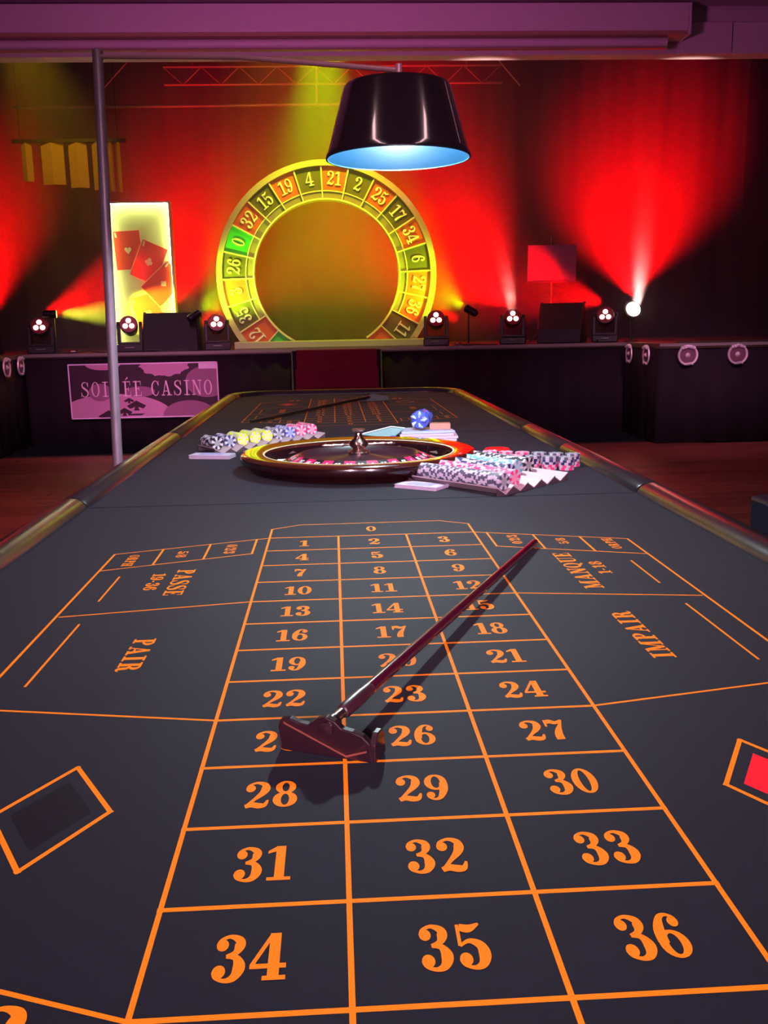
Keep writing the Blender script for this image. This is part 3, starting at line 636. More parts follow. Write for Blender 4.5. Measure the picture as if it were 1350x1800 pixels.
# ------------------------------------------------------------------ small things on the table
m_note = mat('banknote_paper', (0.44, 0.37, 0.48), 0.6, noise=(40, 0.18)); m_noteprint = mat('banknote_print', (0.30, 0.26, 0.50), 0.6, noise=(90, 0.5))
def bundle(label, loc, rz, L, W, n):
    t = thing('banknote_bundle', label, 'banknotes', loc, rz)
    for k in range(n):
        j = random.uniform(-0.002, 0.002)
        obj('banknote', MB().box(-L / 2 + j, L / 2 + j, -W / 2 + j, W / 2 + j, k * 0.0022, k * 0.0022 + 0.0019), m_note, t, rot=(0, 0, random.uniform(-.01, .01)))
    obj('print', MB().box(-L * 0.3, L * 0.3, -W * 0.3, W * 0.3, n * 0.0022 - 0.0003, n * 0.0022 + 0.0002), m_noteprint, t)
bundle('lilac banknote bundle lying flat before the wheel', (0.178, 2.215, TZ + 0.0005), -0.62, 0.145, 0.078, 5)
bundle('pale paper bundle lying at the far left of the wheel', (-0.555, 3.02, TZ + 0.0005), -0.25, 0.16, 0.075, 7)
pk_ = thing('plaque_pile', 'low pile of pale plaques behind the wheel', 'plaques', (0.33, 3.45, TZ))
for k in range(4):
    obj('plaque', MB().box(-0.115, 0.115, -0.085, 0.085, k * 0.0105, k * 0.0105 + 0.0095), mat('lilac_plaque', (0.62, 0.42, 0.60), 0.35) if k < 3 else mat('blue_plaque', (0.38, 0.45, 0.75), 0.3), pk_, bevel=0.0015, loc=(0.012 * (k % 2) - 0.01 * k, 0.008 * k, 0.001), rot=(0, 0, -0.12 + 0.06 * k))
wb = obj('wooden_block', MB().box(-0.045, 0.045, -0.03, 0.03, 0, 0.026), mat('pale_wood', (0.50, 0.20, 0.15), 0.5, noise=(20, 0.2, (1, 8, 8))), bevel=0.002, loc=(0.375, 3.47, TZ + 0.0425), rot=(0, 0, -0.08)); tag(wb, 'small pale wooden block on the plaque pile', 'block')
m_clear = mat('clear_plastic', (0.50, 0.62, 1.0), 0.06, trans=0.75, ior=1.4); m_bluefilm = mat('blue_film', (0.10, 0.16, 0.75), 0.12, trans=0.25, coat=0.6)
bt = thing('plastic_bottle', 'crumpled bluish plastic bottle lying on the plaques', 'bottle', (0.28, 3.43, TZ + 0.0425), 0.0)
bd_ = MB().lathe([(0.0, -0.008), (0.02, -0.006), (0.034, 0.0), (0.040, 0.012), (0.0405, 0.04), (0.037, 0.052), (0.040, 0.064), (0.040, 0.09), (0.030, 0.115), (0.014, 0.135), (0.013, 0.150), (0.0, 0.150)], 20, axis='y')
for i, v in enumerate(bd_.v):
    bd_.v[i] = (v[0] * (1 + 0.06 * math.sin(i * 1.7)), v[1], v[2] * (1 + 0.06 * math.cos(i * 2.3)))
obj('body', bd_, m_bluefilm, bt, loc=(0, 0, 0.044), rot=(0.0, 0, -0.35))
obj('cap', MB().lathe([(0.0, 0.148), (0.015, 0.148), (0.015, 0.166), (0.0, 0.168)], 16, axis='y'), m_clear, bt, smooth=True, loc=(0, 0, 0.044), rot=(0.0, 0, -0.35))
for k in range(5):
    a = 2 * PI * k / 5
    obj('base_petal', MB().tube([(0.012 * math.cos(a), -0.012, 0.012 * math.sin(a)), (0.026 * math.cos(a), -0.013, 0.026 * math.sin(a)), (0.036 * math.cos(a + .2), -0.002, 0.036 * math.sin(a + .2))], [0.003, 0.007, 0.004], 8), mat('pale_blue_plastic', (0.45, 0.58, 0.95), 0.12, coat=0.5), bt, smooth=True, loc=(0, 0, 0.044), rot=(0.0, 0, -0.35))
vz = thing('clear_tray', 'clear plastic lid propped open beside the plaques', 'lid', (0.13, 3.42, TZ))
obj('lid_panel', MB().add([(-0.10, 0.02, 0.03), (0.03, 0.0, 0.062), (0.085, 0.0, 0.054), (0.03, -0.05, 0.018), (-0.10, 0.023, 0.027), (0.03, 0.003, 0.059), (0.085, 0.003, 0.051), (0.03, -0.047, 0.015)], [(0, 1, 2, 3), (7, 6, 5, 4), (0, 4, 5, 1), (1, 5, 6, 2), (2, 6, 7, 3), (3, 7, 4, 0)]), mat('clear_sheet', (0.35, 0.6, 0.62), 0.1, trans=0.5), vz)
obj('lid_edge', MB().tube([(-0.10, 0.02, 0.031), (0.03, 0.0, 0.063), (0.088, 0.0, 0.055)], 0.0022, 8), mat('pale_edge', (0.7, 0.8, 0.85), 0.2), vz, smooth=True)
obj('foot', MB().box(-0.02, 0.08, -0.05, 0.02, 0.0, 0.016), mat('clear_sheet', (0.35, 0.6, 0.62), 0.1, trans=0.5), vz, bevel=0.002)
bl = obj('wrapped_roll', MB().lathe([(0.0, -0.02), (0.012, -0.019), (0.017, -0.012), (0.0175, 0.03), (0.012, 0.036), (0.0, 0.037)], 16, axis='y'), m_bluefilm, loc=(0.168, 3.30, TZ + 0.018), rot=(0, 0, 0.3), smooth=True); tag(bl, 'small blue wrapped roll left of the plaques', 'roll')
rd = thing('marker_disc', 'round black marker with a bright red top', 'marker', (0.527, 2.895, TZ))
obj('body', MB().lathe([(0.0, 0.0), (0.050, 0.0), (0.054, 0.004), (0.054, 0.016), (0.050, 0.020), (0.0, 0.020)], 36), mat('black_lacquer', (0.01, 0.008, 0.008), 0.3), rd, smooth=True)
obj('red_top', MB().lathe([(0.0, 0.020), (0.047, 0.020), (0.048, 0.022), (0.044, 0.0265), (0.0, 0.028)], 36), mat('red_enamel', (0.75, 0.01, 0.012), 0.25), rd, smooth=True)

# ------------------------------------------------------------------ the roulette arch on stage
AX, AY, AZ = -0.125, 11.05, 1.905
ar = thing('roulette_arch', 'giant half roulette wheel arch with numbered segments on stage', 'arch', (AX, AY, ZS))
CZ = AZ - ZS; CUT = 0.085
RO, RPO, RPI, RI = 1.31, 1.243, 0.965, 0.875
m_ar = mat('arch_red', (0.72, 0.10, 0.006), 0.45); m_ab = mat('arch_black', (0.12, 0.09, 0.008), 0.5); m_ag = mat('arch_green', (0.04, 0.50, 0.04), 0.45)
m_rim = mat('arch_rim_cream', (0.62, 0.50, 0.26), 0.35, coat=0.3); m_track = mat('arch_track', (0.30, 0.22, 0.09), 0.4); m_fret = mat('arch_fret', (0.85, 0.75, 0.40), 0.25); m_num = mat('arch_numerals', (0.90, 0.86, 0.70), 0.4)
def sector(r0, r1, a0, a1, y0, y1, n=8):
    """annular block; angles clockwise from the top in degrees; cut at the base line"""
    mb = MB(); vs2 = []
    for i in range(n + 1):
        a = math.radians(a0 + (a1 - a0) * i / n)
        for rr, yy in ((r0, y0), (r1, y0), (r1, y1), (r0, y1)):
            x, z = rr * math.sin(a), CZ + rr * math.cos(a); vs2.append((x, yy, z))
    fs = []
    for i in range(n):
        for k in range(4): fs.append((i * 4 + k, i * 4 + (k + 1) % 4, i * 4 + 4 + (k + 1) % 4, i * 4 + 4 + k))
    fs += [(0, 1, 2, 3), (n * 4 + 3, n * 4 + 2, n * 4 + 1, n * 4)]
    return mb.add(vs2, fs)
def cut_obj(name, mb, m, parent, smooth=True):
    o = obj(name, mb, m, parent, smooth)
    if min(v[2] for v in mb.v) < CUT:
        bm = bmesh.new(); bm.from_mesh(o.data)
        g = bm.verts[:] + bm.edges[:] + bm.faces[:]
        res = bmesh.ops.bisect_plane(bm, geom=g, plane_co=(0, 0, CUT), plane_no=(0, 0, -1), clear_outer=True)
        ed = [e for e in res['geom_cut'] if isinstance(e, bmesh.types.BMEdge)]
        if ed:
            try: bmesh.ops.holes_fill(bm, edges=ed)
            except Exception: pass
        bmesh.ops.recalc_face_normals(bm, faces=bm.faces); bm.to_mesh(o.data); bm.free()
    return o
seq = ['', '12', '35', '3', '26', '0', '32', '15', '19', '4', '21', '2', '25', '17', '34', '6', '27', '36', '11', '']
colr = 'grbrbgrbrbrbrbrbrrbr'
A0 = -1.6 - 150
cut_obj('outer_rim', sector(RPO, RO, A0, A0 + 300, -0.10, 0.10, 90), m_rim, ar)
cut_obj('inner_track', sector(RI, RPI, A0 + 30, A0 + 270, -0.045, 0.08, 80), m_track, ar)
for nm, r0, r1, y0_ in (('inner_edge', RI - 0.012, RI + 0.008, -0.075), ('track_edge', RPI - 0.006, RPI + 0.006, -0.062)):
    cut_obj(nm, sector(r0, r1, A0 + (0 if nm == 'inner_edge' else 30), A0 + (300 if nm == 'inner_edge' else 270), y0_, 0.08, 90), m_fret, ar)
for i, t in enumerate(seq):
    a = A0 + 15 * i; m_ = {'r': m_ar, 'b': m_ab, 'g': m_ag}[colr[i]]
    rin = RPI if 2 <= i <= 17 else RI
    pn = cut_obj('number_panel', sector(rin, RPO, a, a + 15, -0.05, 0.06, 8), m_, ar, smooth=False)
    if t:
        am = math.radians(a + 7.5); rc = (RPI + RPO) / 2 + 0.005; mb = MB()
        for ip, p in enumerate(text_polys(t, 0.155, xs=0.78, k=0.72, kt=0.9, gap=5)):
            q = []
            for x_, z_ in p:
                X_ = x_ * math.cos(am) + (rc + z_) * math.sin(am); Z_ = CZ - x_ * math.sin(am) + (rc + z_) * math.cos(am); q.append((X_, Z_))
            n_ = len(q)
            mb.add([(x, -0.066 - 4e-5 * ip, z) for x, z in q] + [(x, -0.05, z) for x, z in q], [tuple(range(n_)), tuple(range(2 * n_ - 1, n_ - 1, -1))] + [(k, (k + 1) % n_, n_ + (k + 1) % n_, n_ + k) for k in range(n_)])
        obj('numeral', mb, m_num, pn)
    if i > 0:
        rr0 = RI + 0.01 if 2 <= i <= 18 else RI
        cut_obj('fret', sector(rr0, RPO, a - 0.42, a + 0.42, -0.078, 0.06, 1), m_fret, ar, smooth=False)
obj('base_plate', MB().box(-1.12, 1.17, -0.27, 0.30, 0.0, CUT), mat('arch_base', (0.50, 0.48, 0.30), 0.3), ar, bevel=0.01)

# ------------------------------------------------------------------ card light panel
cp = thing('card_panel', 'tall lit panel with four red playing cards', 'light panel', (-2.30, 10.98, ZS), 0.0)
PW, PH = 0.36, 1.69
obj('back_panel', MB().box(-PW, PW, 0.0, 0.03, 0.0, PH), mat('panel_white', (0.78, 0.85, 0.22), 0.6), cp)
m_fr = mat('panel_frame', (0.85, 0.75, 0.25), 0.4)
for (x0, x1, z0, z1) in ((-PW - 0.02, -PW, 0, PH), (PW, PW + 0.02, 0, PH), (-PW - 0.02, PW + 0.02, PH, PH + 0.02)):
    obj('frame_bar', MB().box(x0, x1, -0.10, 0.04, z0, z1), m_fr, cp)
m_led = mat('led_strip', (1, 1, 1), 0.5, emit=(0.90, 1.0, 0.85), estr=34)
for (x0, x1, z0, z1) in ((-PW + 0.001, -PW + 0.008, 0.05, PH - 0.02), (PW - 0.008, PW - 0.001, 0.05, PH - 0.02), (-PW + 0.02, PW - 0.02, PH - 0.008, PH - 0.001)):
    obj('led_strip', MB().box(x0, x1, -0.06, -0.05, z0, z1), m_led, cp)
m_card = mat('card_red', (0.85, 0.075, 0.0), 0.5); m_pip = mat('card_pip', (0.95, 0.85, 0.25), 0.5)
def heart(s): return [(s * 0.9 * (16 * math.sin(t) ** 3) / 16, s * (13 * math.cos(t) - 5 * math.cos(2 * t) - 2 * math.cos(3 * t) - math.cos(4 * t)) / 16) for t in [2 * PI * k / 24 for k in range(24)]]
def clip_x(poly, xm):
    for sg in (1, -1):
        out = []
        for i in range(len(poly)):
            p, q = poly[i], poly[(i + 1) % len(poly)]; fp, fq = xm - sg * p[0], xm - sg * q[0]
            if fp >= 0: out.append(p)
            if (fp >= 0) != (fq >= 0): t = fp / (fp - fq); out.append((p[0] + (q[0] - p[0]) * t, p[1] + (q[1] - p[1]) * t))
        poly = out
    return poly
def card(cx, cz, rot, pip, yoff):
    c_, s_ = math.cos(rot), math.sin(rot)
    tr_ = lambda P: [(cx + x * c_ + z * s_, cz - x * s_ + z * c_) for x, z in P]
    rect = lambda w, h: clip_x(tr_([(-w, -h), (w, -h), (w, h), (-w, h)]), PW - 0.012)
    obj('card_border', MB().prism(rect(0.163, 0.228), -0.006 - yoff, -0.001 - yoff, plane='xz'), m_pip, cp)
    c = obj('playing_card', MB().prism(rect(0.153, 0.218), -0.012 - yoff, -0.006 - yoff, plane='xz'), m_card, cp)
    pm_ = MB(); s = 0.045
    if pip == 'h': polys = [heart(s)]
    elif pip == 'd': polys = [[(s * 0.9, 0), (0, s * 0.9), (-s * 0.9, 0), (0, -s * 0.9)]]
    else:
        polys = [[(cx_ + s * 0.5 * math.cos(2 * PI * k / 12), cz_ + s * 0.5 * math.sin(2 * PI * k / 12)) for k in range(12)] for cx_, cz_ in ((-s * .5, -s * .1), (s * .5, -s * .1), (0, s * .6))] + [[(-s * .15, 0), (s * .15, 0), (s * .35, -s * .9), (-s * .35, -s * .9)]]
    polys = polys + [[(-0.140, 0.205), (-0.120, 0.205), (-0.112, 0.15), (-0.132, 0.15)]]
    for k, p in enumerate(polys):
        p = clip_x(tr_(p), PW - 0.014)
        if len(p) > 2: pm_.prism(p, -0.0150 - yoff - 2e-4 * k, -0.0115 - yoff, plane='xz')
    obj('pip', pm_, m_pip, c)
card(-0.15, 1.17, -0.05, 'h', 0.0); card(0.085, 1.03, 0.42, 'c', 0.016); card(0.245, 0.78, 0.84, 'd', 0.032); card(0.04, 0.44, -0.26, 'h', 0.0)

# ------------------------------------------------------------------ stage lanterns and gear
m_body = mat('lantern_black', (0.007, 0.005, 0.007), 0.4); m_lens = mat('lantern_lens', (1, 0.8, 0.8), 0.3, emit=(1.0, 0.55, 0.50), estr=4)
m_lensring = mat('lantern_face_red', (0.25, 0.005, 0.01), 0.3)
def moving_head(label, x, y, aim_x=0.0, small=1.0):
    t = thing('moving_head_light', label, 'stage light', (x, y, ZS), aim_x)
    obj('base', MB().box(-0.15, 0.15, -0.13, 0.13, 0.0, 0.085), m_body, t, bevel=0.012)
    for s in (-1, 1):
        obj('yoke_arm', MB().prism([(-0.065, 0.09), (0.065, 0.09), (0.055, 0.30), (0.03, 0.345), (-0.03, 0.345), (-0.055, 0.30)], s * 0.125 - 0.018, s * 0.125 + 0.018, plane='yz'), m_body, t, bevel=0.006)
    obj('yoke_base', MB().box(-0.143, 0.143, -0.07, 0.07, 0.086, 0.112), m_body, t, bevel=0.005)
    hd_ = obj('head', MB().lathe([(0.0, 0.13), (0.06, 0.125), (0.085, 0.09), (0.096, 0.02), (0.102, -0.06), (0.104, -0.095), (0.098, -0.105), (0.0, -0.105)], 28, axis='y'), m_body, t, smooth=True, loc=(0, 0, 0.285), rot=(-0.30, 0, 0))
    obj('face', MB().lathe([(0.0, -0.107), (0.092, -0.107), (0.092, -0.104), (0.0, -0.104)], 28, axis='y'), m_lensring, hd_)
    for k in range(3):
        a = PI / 2 + k * 2 * PI / 3
        obj('lens', MB().lathe([(0.0, -0.120), (0.018, -0.117), (0.030, -0.107), (0.0, -0.106)], 18, axis='y', c=(0.042 * math.cos(a), 0, 0.042 * math.sin(a))), m_lens, hd_, smooth=True)
    obj('handle', MB().tube([(-0.05, -0.135, 0.05), (-0.045, -0.145, 0.05), (0.045, -0.145, 0.05), (0.05, -0.135, 0.05)], 0.008, 8), mat('grey_metal', (0.35, 0.34, 0.34), 0.35, metal=0.8), t, smooth=True)
moving_head('moving-head light at the far left of the stage edge', -3.445, 10.66, 0.15)
moving_head('moving-head light in front of the card panel', -2.43, 10.66, 0.10)
moving_head('moving-head light beside the left foot of the arch', -1.425, 10.66, 0.12)
moving_head('moving-head light beside the right foot of the arch', 1.14, 10.62, -0.10)
moving_head('moving-head light next to the wedge monitor with green side', 2.05, 10.64, -0.14)
moving_head('moving-head light between wedge monitor and white wash lamp', 3.16, 10.64, -0.25)
moving_head('moving-head light cut by the left picture edge', -4.06, 10.66, 0.2)
# round wash lamp
wl = thing('wash_lamp', 'round white-hot wash lamp on a small stand', 'stage light', (3.50, 10.72, ZS))
obj('can', MB().lathe([(0.0, 0.14), (0.07, 0.14), (0.10, 0.05), (0.112, -0.05), (0.112, -0.06), (0.10, -0.06), (0.0, -0.05)], 24, axis='y'), m_body, wl, smooth=True, loc=(0, 0, 0.36), rot=(-0.35, 0, 0.1))
obj('lens', MB().lathe([(0.0, -0.085), (0.05, -0.078), (0.088, -0.06), (0.0, -0.055)], 24, axis='y'), mat('wash_lens', (1, 1, 1), 0.3, emit=(1.0, 0.75, 0.62), estr=14), wl, smooth=True, loc=(0, 0, 0.36), rot=(-0.35, 0, 0.1))
obj('stand', MB().tube([(0, 0, 0.0), (0, 0.02, 0.26)], 0.012, 10), m_body, wl, smooth=True)
obj('foot', MB().lathe([(0.0, 0.0), (0.09, 0.0), (0.085, 0.012), (0.0, 0.016)], 20), m_body, wl, smooth=True)
# small profile lanterns giving the lime light
def profile(label, x, y, z, d, glow):
    t = thing('profile_lantern', label, 'stage light', (x, y, ZS)); d = Vector(d).normalized(); p = Vector((0, 0, z - ZS))
    obj('stand', MB().tube([(0, 0, 0), (0, 0, z - ZS)], 0.010, 8), m_body, t, smooth=True)
    obj('foot', MB().lathe([(0.0, 0.0), (0.08, 0.0), (0.075, 0.012), (0.0, 0.014)], 18), m_body, t, smooth=True)
    obj('barrel', MB().tube([p - d * 0.12, p - d * 0.1, p + d * 0.02, p + d * 0.03], [0.035, 0.045, 0.045, 0.05], 16), m_body, t, smooth=True)
    obj('lens', MB().tube([p + d * 0.031, p + d * 0.036], [0.044, 0.03], 16), mat('lime_lens', (1, 1, 0.6), 0.3, emit=glow, estr=10), t, smooth=True)
profile('lime lantern lighting the left side of the arch', -1.625, 10.48, 1.465, (0.62, 0.55, 0.42), (0.5, 1.0, 0.05))
profile('lime lantern lighting the right side of the arch', 1.505, 10.48, 1.465, (-0.62, 0.55, 0.42), (0.5, 1.0, 0.05))
profile('yellow lantern aimed sideways at the card panel', -3.27, 10.60, 1.50, (0.95, 0.30, 0.0), (0.9, 1.0, 0.1))
# stage monitors
m_mon = mat('monitor_black', (0.005, 0.004, 0.005), 0.55); m_grille = mat('monitor_grille', (0.010, 0.008, 0.010), 0.6, bump=(400, 0.5))
def wedge(label, x, y, rz, w, h, d):
    t = thing('wedge_monitor', label, 'speaker', (x, y, ZS), rz)
    obj('cabinet', MB().prism([(-d / 2, 0.0), (d / 2, 0.0), (d / 2, h * 0.35), (d * 0.12, h), (-d * 0.10, h), (-d / 2, h * 0.12)], -w / 2, w / 2, plane='yz'), m_mon, t, bevel=0.012)
    a = Vector((0, -d / 2, h * 0.12)); b = Vector((0, -d * 0.10, h)); n_ = (b - a).cross(Vector((1, 0, 0))).normalized(); n_ = -n_ if n_.y > 0 else n_
    c = (a + b) / 2 + n_ * 0.004
    obj('grille', MB().obox(c, (w * 0.45, 0, 0), (b - a) * 0.45, n_ * 0.006), m_grille, t)
    for s in (-1, 1): obj('corner_cap', MB().obox((s * w * 0.49, -d * 0.10, h), (0.016, 0, 0), (0, 0.02, 0), (0, 0, 0.012)), m_body, t, bevel=0.004)
wedge('black wedge monitor below the card panel', -1.94, 10.72, PI, 0.66, 0.44, 0.36)
wedge('black wedge monitor lit green along its side', 2.68, 10.78, PI * 0.86, 0.52, 0.47, 0.40)
# music stand board
ms = thing('music_stand', 'music stand holding a pale board lit magenta', 'music stand', (2.70, 11.45, ZS))
obj('board', MB().box(-0.31, 0.31, -0.006, 0.006, 0.745, 1.195), mat('pale_board', (0.11, 0.05, 0.17), 0.6), ms, rot=(0.0, 0, 0.05))
obj('shelf', MB().box(-0.31, 0.31, -0.06, 0.0, 0.735, 0.748), m_body, ms)
obj('post', MB().tube([(0, 0.02, 0.16), (0, 0.02, 1.30)], 0.012, 10), m_body, ms, smooth=True)
for k in range(3):
    a = 2 * PI * k / 3 + 0.6; obj('leg', MB().tube([(0, 0.02, 0.24), (0.28 * math.cos(a), 0.02 + 0.28 * math.sin(a), 0.008)], 0.008, 8), m_body, ms, smooth=True)
# cables and connectors on the stage edge
m_cab = mat('cable_rubber', (0.05, 0.045, 0.035), 0.4)
def cable(label, pts):
    P = [tuple(p) for p in pts]; c3 = cr_path([(p[0], p[1], p[2]) for p in P], 6)
    tag(obj('stage_cable', MB().tube(c3, 0.008, 8), m_cab, smooth=True), label, 'cable')
cable('black cable looping beside the outer left light', [(-3.25, 10.50, ZS + 0.008), (-3.05, 10.46, ZS + 0.008), (-2.9, 10.52, ZS + 0.03), (-2.75, 10.47, ZS + 0.01), (-2.6, 10.5, ZS + 0.008)])
cable('black cable between the card panel light and the monitor', [(-2.26, 10.52, ZS + 0.008), (-2.15, 10.47, ZS + 0.02), (-2.0, 10.50, ZS + 0.008), (-1.7, 10.46, ZS + 0.008), (-1.62, 10.5, ZS + 0.008)])
cable('black cable lying right of the arch', [(1.35, 10.52, ZS + 0.008), (1.5, 10.47, ZS + 0.015), (1.65, 10.5, ZS + 0.008), (1.85, 10.48, ZS + 0.008)])
cable('pale cable sagging along the right wing edge', [(3.55, 9.30, ZS + 0.01), (3.9, 9.29, ZS - 0.0 + 0.01), (4.2, 9.30, ZS + 0.012), (4.55, 9.29, ZS + 0.01)])
for (x, yy, lb) in ((-3.10, 10.58, 'small silver cable connector near the outer left light'), (2.98, 10.52, 'small silver cable connector below the outer right light'), (1.36, 10.60, 'small silver cable connector by the right arch foot')):
    t = thing('cable_connector', lb, 'connector', (x, yy, ZS)); obj('shell', MB().tube([(0, 0, 0.018), (0.05, 0.01, 0.018)], 0.014, 10), m_chrome, t, smooth=True); obj('collar', MB().tube([(0.05, 0.01, 0.018), (0.075, 0.015, 0.018)], 0.018, 10), m_body, t, smooth=True)
# poster on the stage skirt
po = thing('casino_banner', 'rectangular banner reading SOIREE CASINO on the stage front', 'banner', (-2.25, 10.36, 0.31), 0.0)
BW, BH = 0.845, 0.625
m_bp = mat('banner_dark', (0.045, 0.012, 0.03), 0.5, noise=(5, 0.5)); m_bpk = mat('banner_pink', (0.62, 0.26, 0.45), 0.5); m_blt = mat('banner_edge', (0.90, 0.62, 0.85), 0.5); m_bmid = mat('banner_mid', (0.34, 0.12, 0.24), 0.5); m_btx = mat('banner_text', (0.92, 0.62, 0.78), 0.5)
obj('sheet', MB().box(-BW, BW, 0.0, 0.008, 0.0, BH), m_bp, po)
for (x0, x1, z0, z1) in ((-BW, BW, 0, 0.014), (-BW, BW, BH - 0.014, BH), (-BW, -BW + 0.014, 0, BH), (BW - 0.014, BW, 0, BH)):
    obj('border', MB().box(x0, x1, -0.003, 0.0, z0, z1), m_blt, po)
def clip_poly(poly):
    def cl(P, f, g):
        out = []
        for i in range(len(P)):
            a, b = P[i], P[(i + 1) % len(P)]; fa, fb = f(a), f(b)
            if fa >= 0: out.append(a)
            if (fa >= 0) != (fb >= 0): t = fa / (fa - fb); out.append((a[0] + (b[0] - a[0]) * t, a[1] + (b[1] - a[1]) * t))
        return out
    e = 0.015
    for f in (lambda p: p[0] + BW - e, lambda p: BW - e - p[0], lambda p: p[1] - e, lambda p: BH - e - p[1]):
        poly = cl(poly, f, None)
        if not poly: break
    return poly
def ell(cx, cz, rx, rz, scallop=0, n=48): return [(cx + rx * (1 + scallop * (1 if math.sin(12 * t) > 0 else -1)) * math.cos(t), cz + rz * (1 + scallop * (1 if math.sin(12 * t) > 0 else -1)) * math.sin(t)) for t in [2 * PI * k / n for k in range(n)]]
def print_(name, polys, m, y):
    mb = MB()
    for p in polys:
        q = clip_poly(p)
        if len(q) > 2: mb.prism(q, -y - 0.0006, -y, plane='xz')
    obj(name, mb, m, po)
print_('chip_print', [ell(-0.35, 0.02, 0.66, 0.26)], m_bpk, 0.0)
print_('chip_print', [ell(0.24, 0.60, 0.28, 0.13, 0.05), ell(-0.45, 0.62, 0.20, 0.07)], m_bpk, 0.0)
print_('chip_print', [ell(0.50, 0.02, 0.30, 0.17), ell(0.72, 0.40, 0.25, 0.18)], m_bmid, 0.0007)
print_('chip_print', [ell(-0.50, 0.30, 0.13, 0.10), ell(-0.05, 0.30, 0.17, 0.06)], m_bmid, 0.0014)
def spade(cx, cz, s): return [(cx, cz + s * .55), (cx + s, cz), (cx + s * .7, cz - s * .3), (cx + s * .15, cz - s * .12), (cx + s * .3, cz - s * .5), (cx - s * .3, cz - s * .5), (cx - s * .15, cz - s * .12), (cx - s * .7, cz - s * .3), (cx - s, cz)]
print_('card_print', [spade(-0.10, 0.14, 0.11), spade(-0.42, 0.03, 0.12), spade(-0.24, 0.07, 0.09), [(-0.2, 0.03), (-0.05, 0.03), (0.0, 0.05), (-0.2, 0.05)], spade(-0.18, 0.20, 0.06)], m_bp, 0.0016)
print_('corner_tab', [[(0.63, 0.545), (0.83, 0.545), (0.83, 0.61), (0.63, 0.61)]], m_blt, 0.0012)
_x = 0; _adv = [glyph_polys(c, 0.55, 0.55) for c in 'SOIR\u00c9E CASINO']; _tot = sum(a_ + 13 for a_, _ in _adv) - 13; _sx = 1.50 / _tot
for (_a, _ps), _c in zip(_adv, 'SOIR\u00c9E CASINO'):
    wd_ = MB()
    for ip, p in enumerate(_ps):
        wd_.prism([((x + _x - _tot / 2) * _sx + 0.03, (z - 50) * 0.00175 + 0.335) for x, z in p], -0.0036 - 8e-6 * ip, -0.002, plane='xz')
    _x += _a + 13
    if wd_.v: obj('letter', wd_, m_btx, po)
# silvery ornaments along the stage edge
m_orn = mat('silver_ornament', (0.90, 0.78, 0.84), 0.35, metal=0.3)
def ornament(label, x, y, rz):
    t = thing('hanging_ornament', label, 'ornament', (x, y, 0.932), rz, 'round ornaments on the stage edge')
    obj('ring', MB().lathe([(0.088, -0.010), (0.106, -0.014), (0.110, 0.0), (0.100, 0.006), (0.086, 0.004)], 32, axis='y', closed=True), m_orn, t, smooth=True)
    obj('disc', MB().lathe([(0.0, -0.006), (0.088, -0.002), (0.088, 0.004), (0.0, 0.004)], 32, axis='y'), mat('ornament_disc', (0.20, 0.09, 0.13), 0.35), t, smooth=True)
    obj('boss', MB().lathe([(0.0, -0.03), (0.012, -0.026), (0.02, -0.01), (0.028, -0.004), (0.0, 0.0)], 18, axis='y'), m_orn, t, smooth=True)
    cr2 = MB()
    for k in range(5): cr2.lathe([(0.0, -0.034), (0.014, -0.028), (0.020, 0.0), (0.0, 0.004)], 12, axis='y', c=(-0.060 + 0.030 * k, 0, 0.092 - 0.008 * abs(k - 2)))
    obj('crown', cr2, mat('ornament_white', (0.78, 0.68, 0.75), 0.35), t, smooth=True)
    obj('scroll', MB().tube([(-0.07, -0.012, -0.075), (-0.03, -0.016, -0.095), (0.03, -0.016, -0.085), (0.055, -0.012, -0.10)], [0.008, 0.013, 0.013, 0.006], 8), m_orn, t, smooth=True)
ornament('silver round ornament on the right wing, nearer the dark corner', 4.185, 9.235, 0)
ornament('silver round ornament on the right wing, nearer the wash lamp', 3.65, 9.235, 0)
ornament('ornament seen edge-on, nearer the wing front', 3.315, 9.56, -PI / 2)
ornament('ornament seen edge-on, under the wash lamp', 3.315, 10.16, -PI / 2)
ornament('ornament seen edge-on at the left stage corner', -3.565, 10.20, PI / 2)
ornament('ornament seen edge-on at the left picture edge', -3.565, 9.74, PI / 2)
# fly bar, hanger and truss over the stage
m_bar = mat('bar_steel', (0.20, 0.16, 0.12), 0.5, metal=0.6)
fb = thing('fly_bar', 'thin horizontal bar hung over the stage behind the lamp', 'bar', (-1.6, 12.8, 4.21))
obj('bar', MB().tube([(-2.6, 0, 0.0), (1.9, 0, 0.01)], 0.022, 10), m_bar, fb, smooth=True)
obj('hanger', MB().tube([(1.40, 0, 0.0), (1.41, 0, 1.24)], 0.018, 10), m_bar, fb, smooth=True)
tr = thing('lighting_truss', 'faint zigzag lighting truss high at the back of the stage', 'truss', (0, 13.4, 4.62))
for z_ in (0.0, 0.23): obj('chord', MB().tube([(-2.3, 0, z_), (2.4, 0, z_ )], 0.016, 8), m_bar, tr, smooth=True)
for k in range(18):
    x0 = -2.3 + k * 0.26; obj('brace', MB().tube([(x0, 0, 0.0 if k % 2 else 0.23), (x0 + 0.26, 0, 0.23 if k % 2 else 0.0)], 0.009, 6), m_bar, tr, smooth=True)
for k, z_ in enumerate((0.40, 0.46)): obj('upper_pipe', MB().tube([(-0.6, 0.1, z_), (2.25, 0.1, z_)], 0.02, 8), m_bar, tr, smooth=True)
for s, xa, xb in ((1, 2.2, 2.66), (-1, -2.62, -3.13)): obj('stay', MB().tube([(xa, 0, 0.46), (xb, 0, -0.04)], 0.011, 6), m_bar, tr, smooth=True)
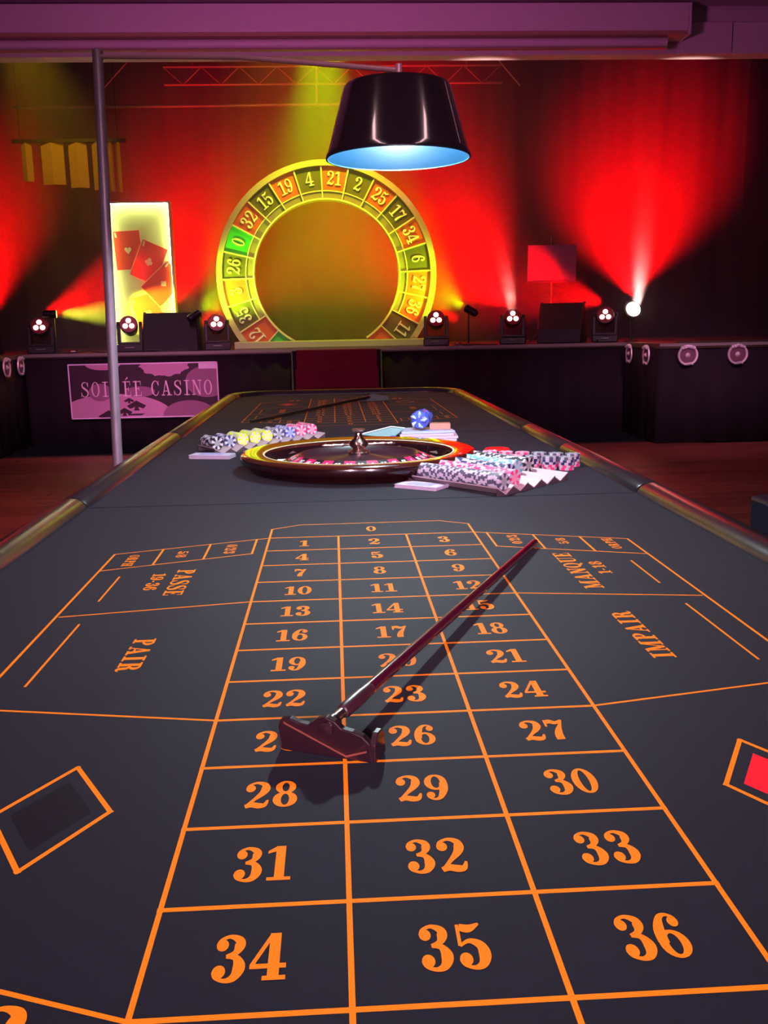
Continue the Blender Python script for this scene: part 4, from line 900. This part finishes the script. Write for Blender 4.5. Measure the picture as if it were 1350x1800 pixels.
for x_ in (-1.9, 0.0, 1.9): obj('suspension', MB().tube([(x_, 0, 0.2), (x_, 0, 0.825)], 0.008, 6), m_bar, tr, smooth=True)
# pleated pelmet at the left
pe = thing('pleated_pelmet', 'short pleated ochre pelmet hanging high at the left', 'pelmet', (-3.3, 12.0, 3.02))
for k, (x0, x1, z0) in enumerate(((-0.60, -0.47, 0.14), (-0.36, -0.08, 0.10), (-0.02, 0.21, 0.06), (0.27, 0.40, 0.03), (0.47, 0.53, 0.01), (0.57, 0.62, 0.0))):
    obj('pleat', MB().prism([(x0, 0.03), ((x0 + x1) / 2, -0.02), (x1, 0.03), ((x0 + x1) / 2, 0.0)], z0, 0.62), mat('ochre_cloth', (0.32, 0.24, 0.03), 0.9), pe, smooth=False)
obj('batten', MB().box(-0.7, 0.7, -0.02, 0.04, 0.60, 0.64), m_body, pe)
for x_ in (-0.6, 0.6): obj('suspension', MB().tube([(x_, 0.01, 0.63), (x_, 0.01, 2.43)], 0.005, 6), m_body, pe, smooth=True)

# ------------------------------------------------------------------ chair at the right edge
ch = thing('leather_chair', 'dark leather chair with chrome arm beside the table', 'chair', (1.70, 2.30, 0), 0.0)
m_lea = mat('dark_leather', (0.010, 0.010, 0.02), 0.35)
obj('seat', MB().box(-0.26, 0.30, -0.25, 0.25, 0.38, 0.48), m_lea, ch, bevel=0.03)
obj('backrest', MB().prism([(-0.345, 0.42), (-0.26, 0.42), (-0.27, 0.69), (-0.35, 0.685)], -0.24, 0.24, plane='xz'), m_lea, ch, bevel=0.012)
for sx in (-0.22, 0.24):
    for sy in (-0.2, 0.2): obj('leg', MB().tube([(sx, sy, 0.38), (sx * 1.1, sy * 1.1, 0)], 0.016, 10), m_chrome, ch, smooth=True)
obj('armrest', MB().tube([(-0.385, 0.0, 1.018), (-0.36, 0.0, 1.006), (-0.25, 0.0, 0.945), (-0.05, 0.0, 0.83), (0.05, 0.0, 0.60), (0.05, 0.0, 0.46)], [0.012, 0.017, 0.018, 0.018, 0.018, 0.018], 12), m_chrome, ch, smooth=True)

# ------------------------------------------------------------------ haze over the stage
hm = bpy.data.materials.new('stage_haze'); hm.use_nodes = True; nt = hm.node_tree
for nd in list(nt.nodes): nt.nodes.remove(nd)
out = nt.nodes.new('ShaderNodeOutputMaterial'); vsn = nt.nodes.new('ShaderNodeVolumeScatter')
vsn.inputs['Color'].default_value = (1, 1, 1, 1); vsn.inputs['Density'].default_value = 0.10; vsn.inputs['Anisotropy'].default_value = 0.0
nt.links.new(vsn.outputs[0], out.inputs['Volume'])
hz = obj('haze', MB().box(-7.3, 7.8, 10.44, 13.65, ZS + 0.004, 5.40), hm)
tag(hz, 'thin theatrical haze hanging over the stage', 'haze', kind='stuff')
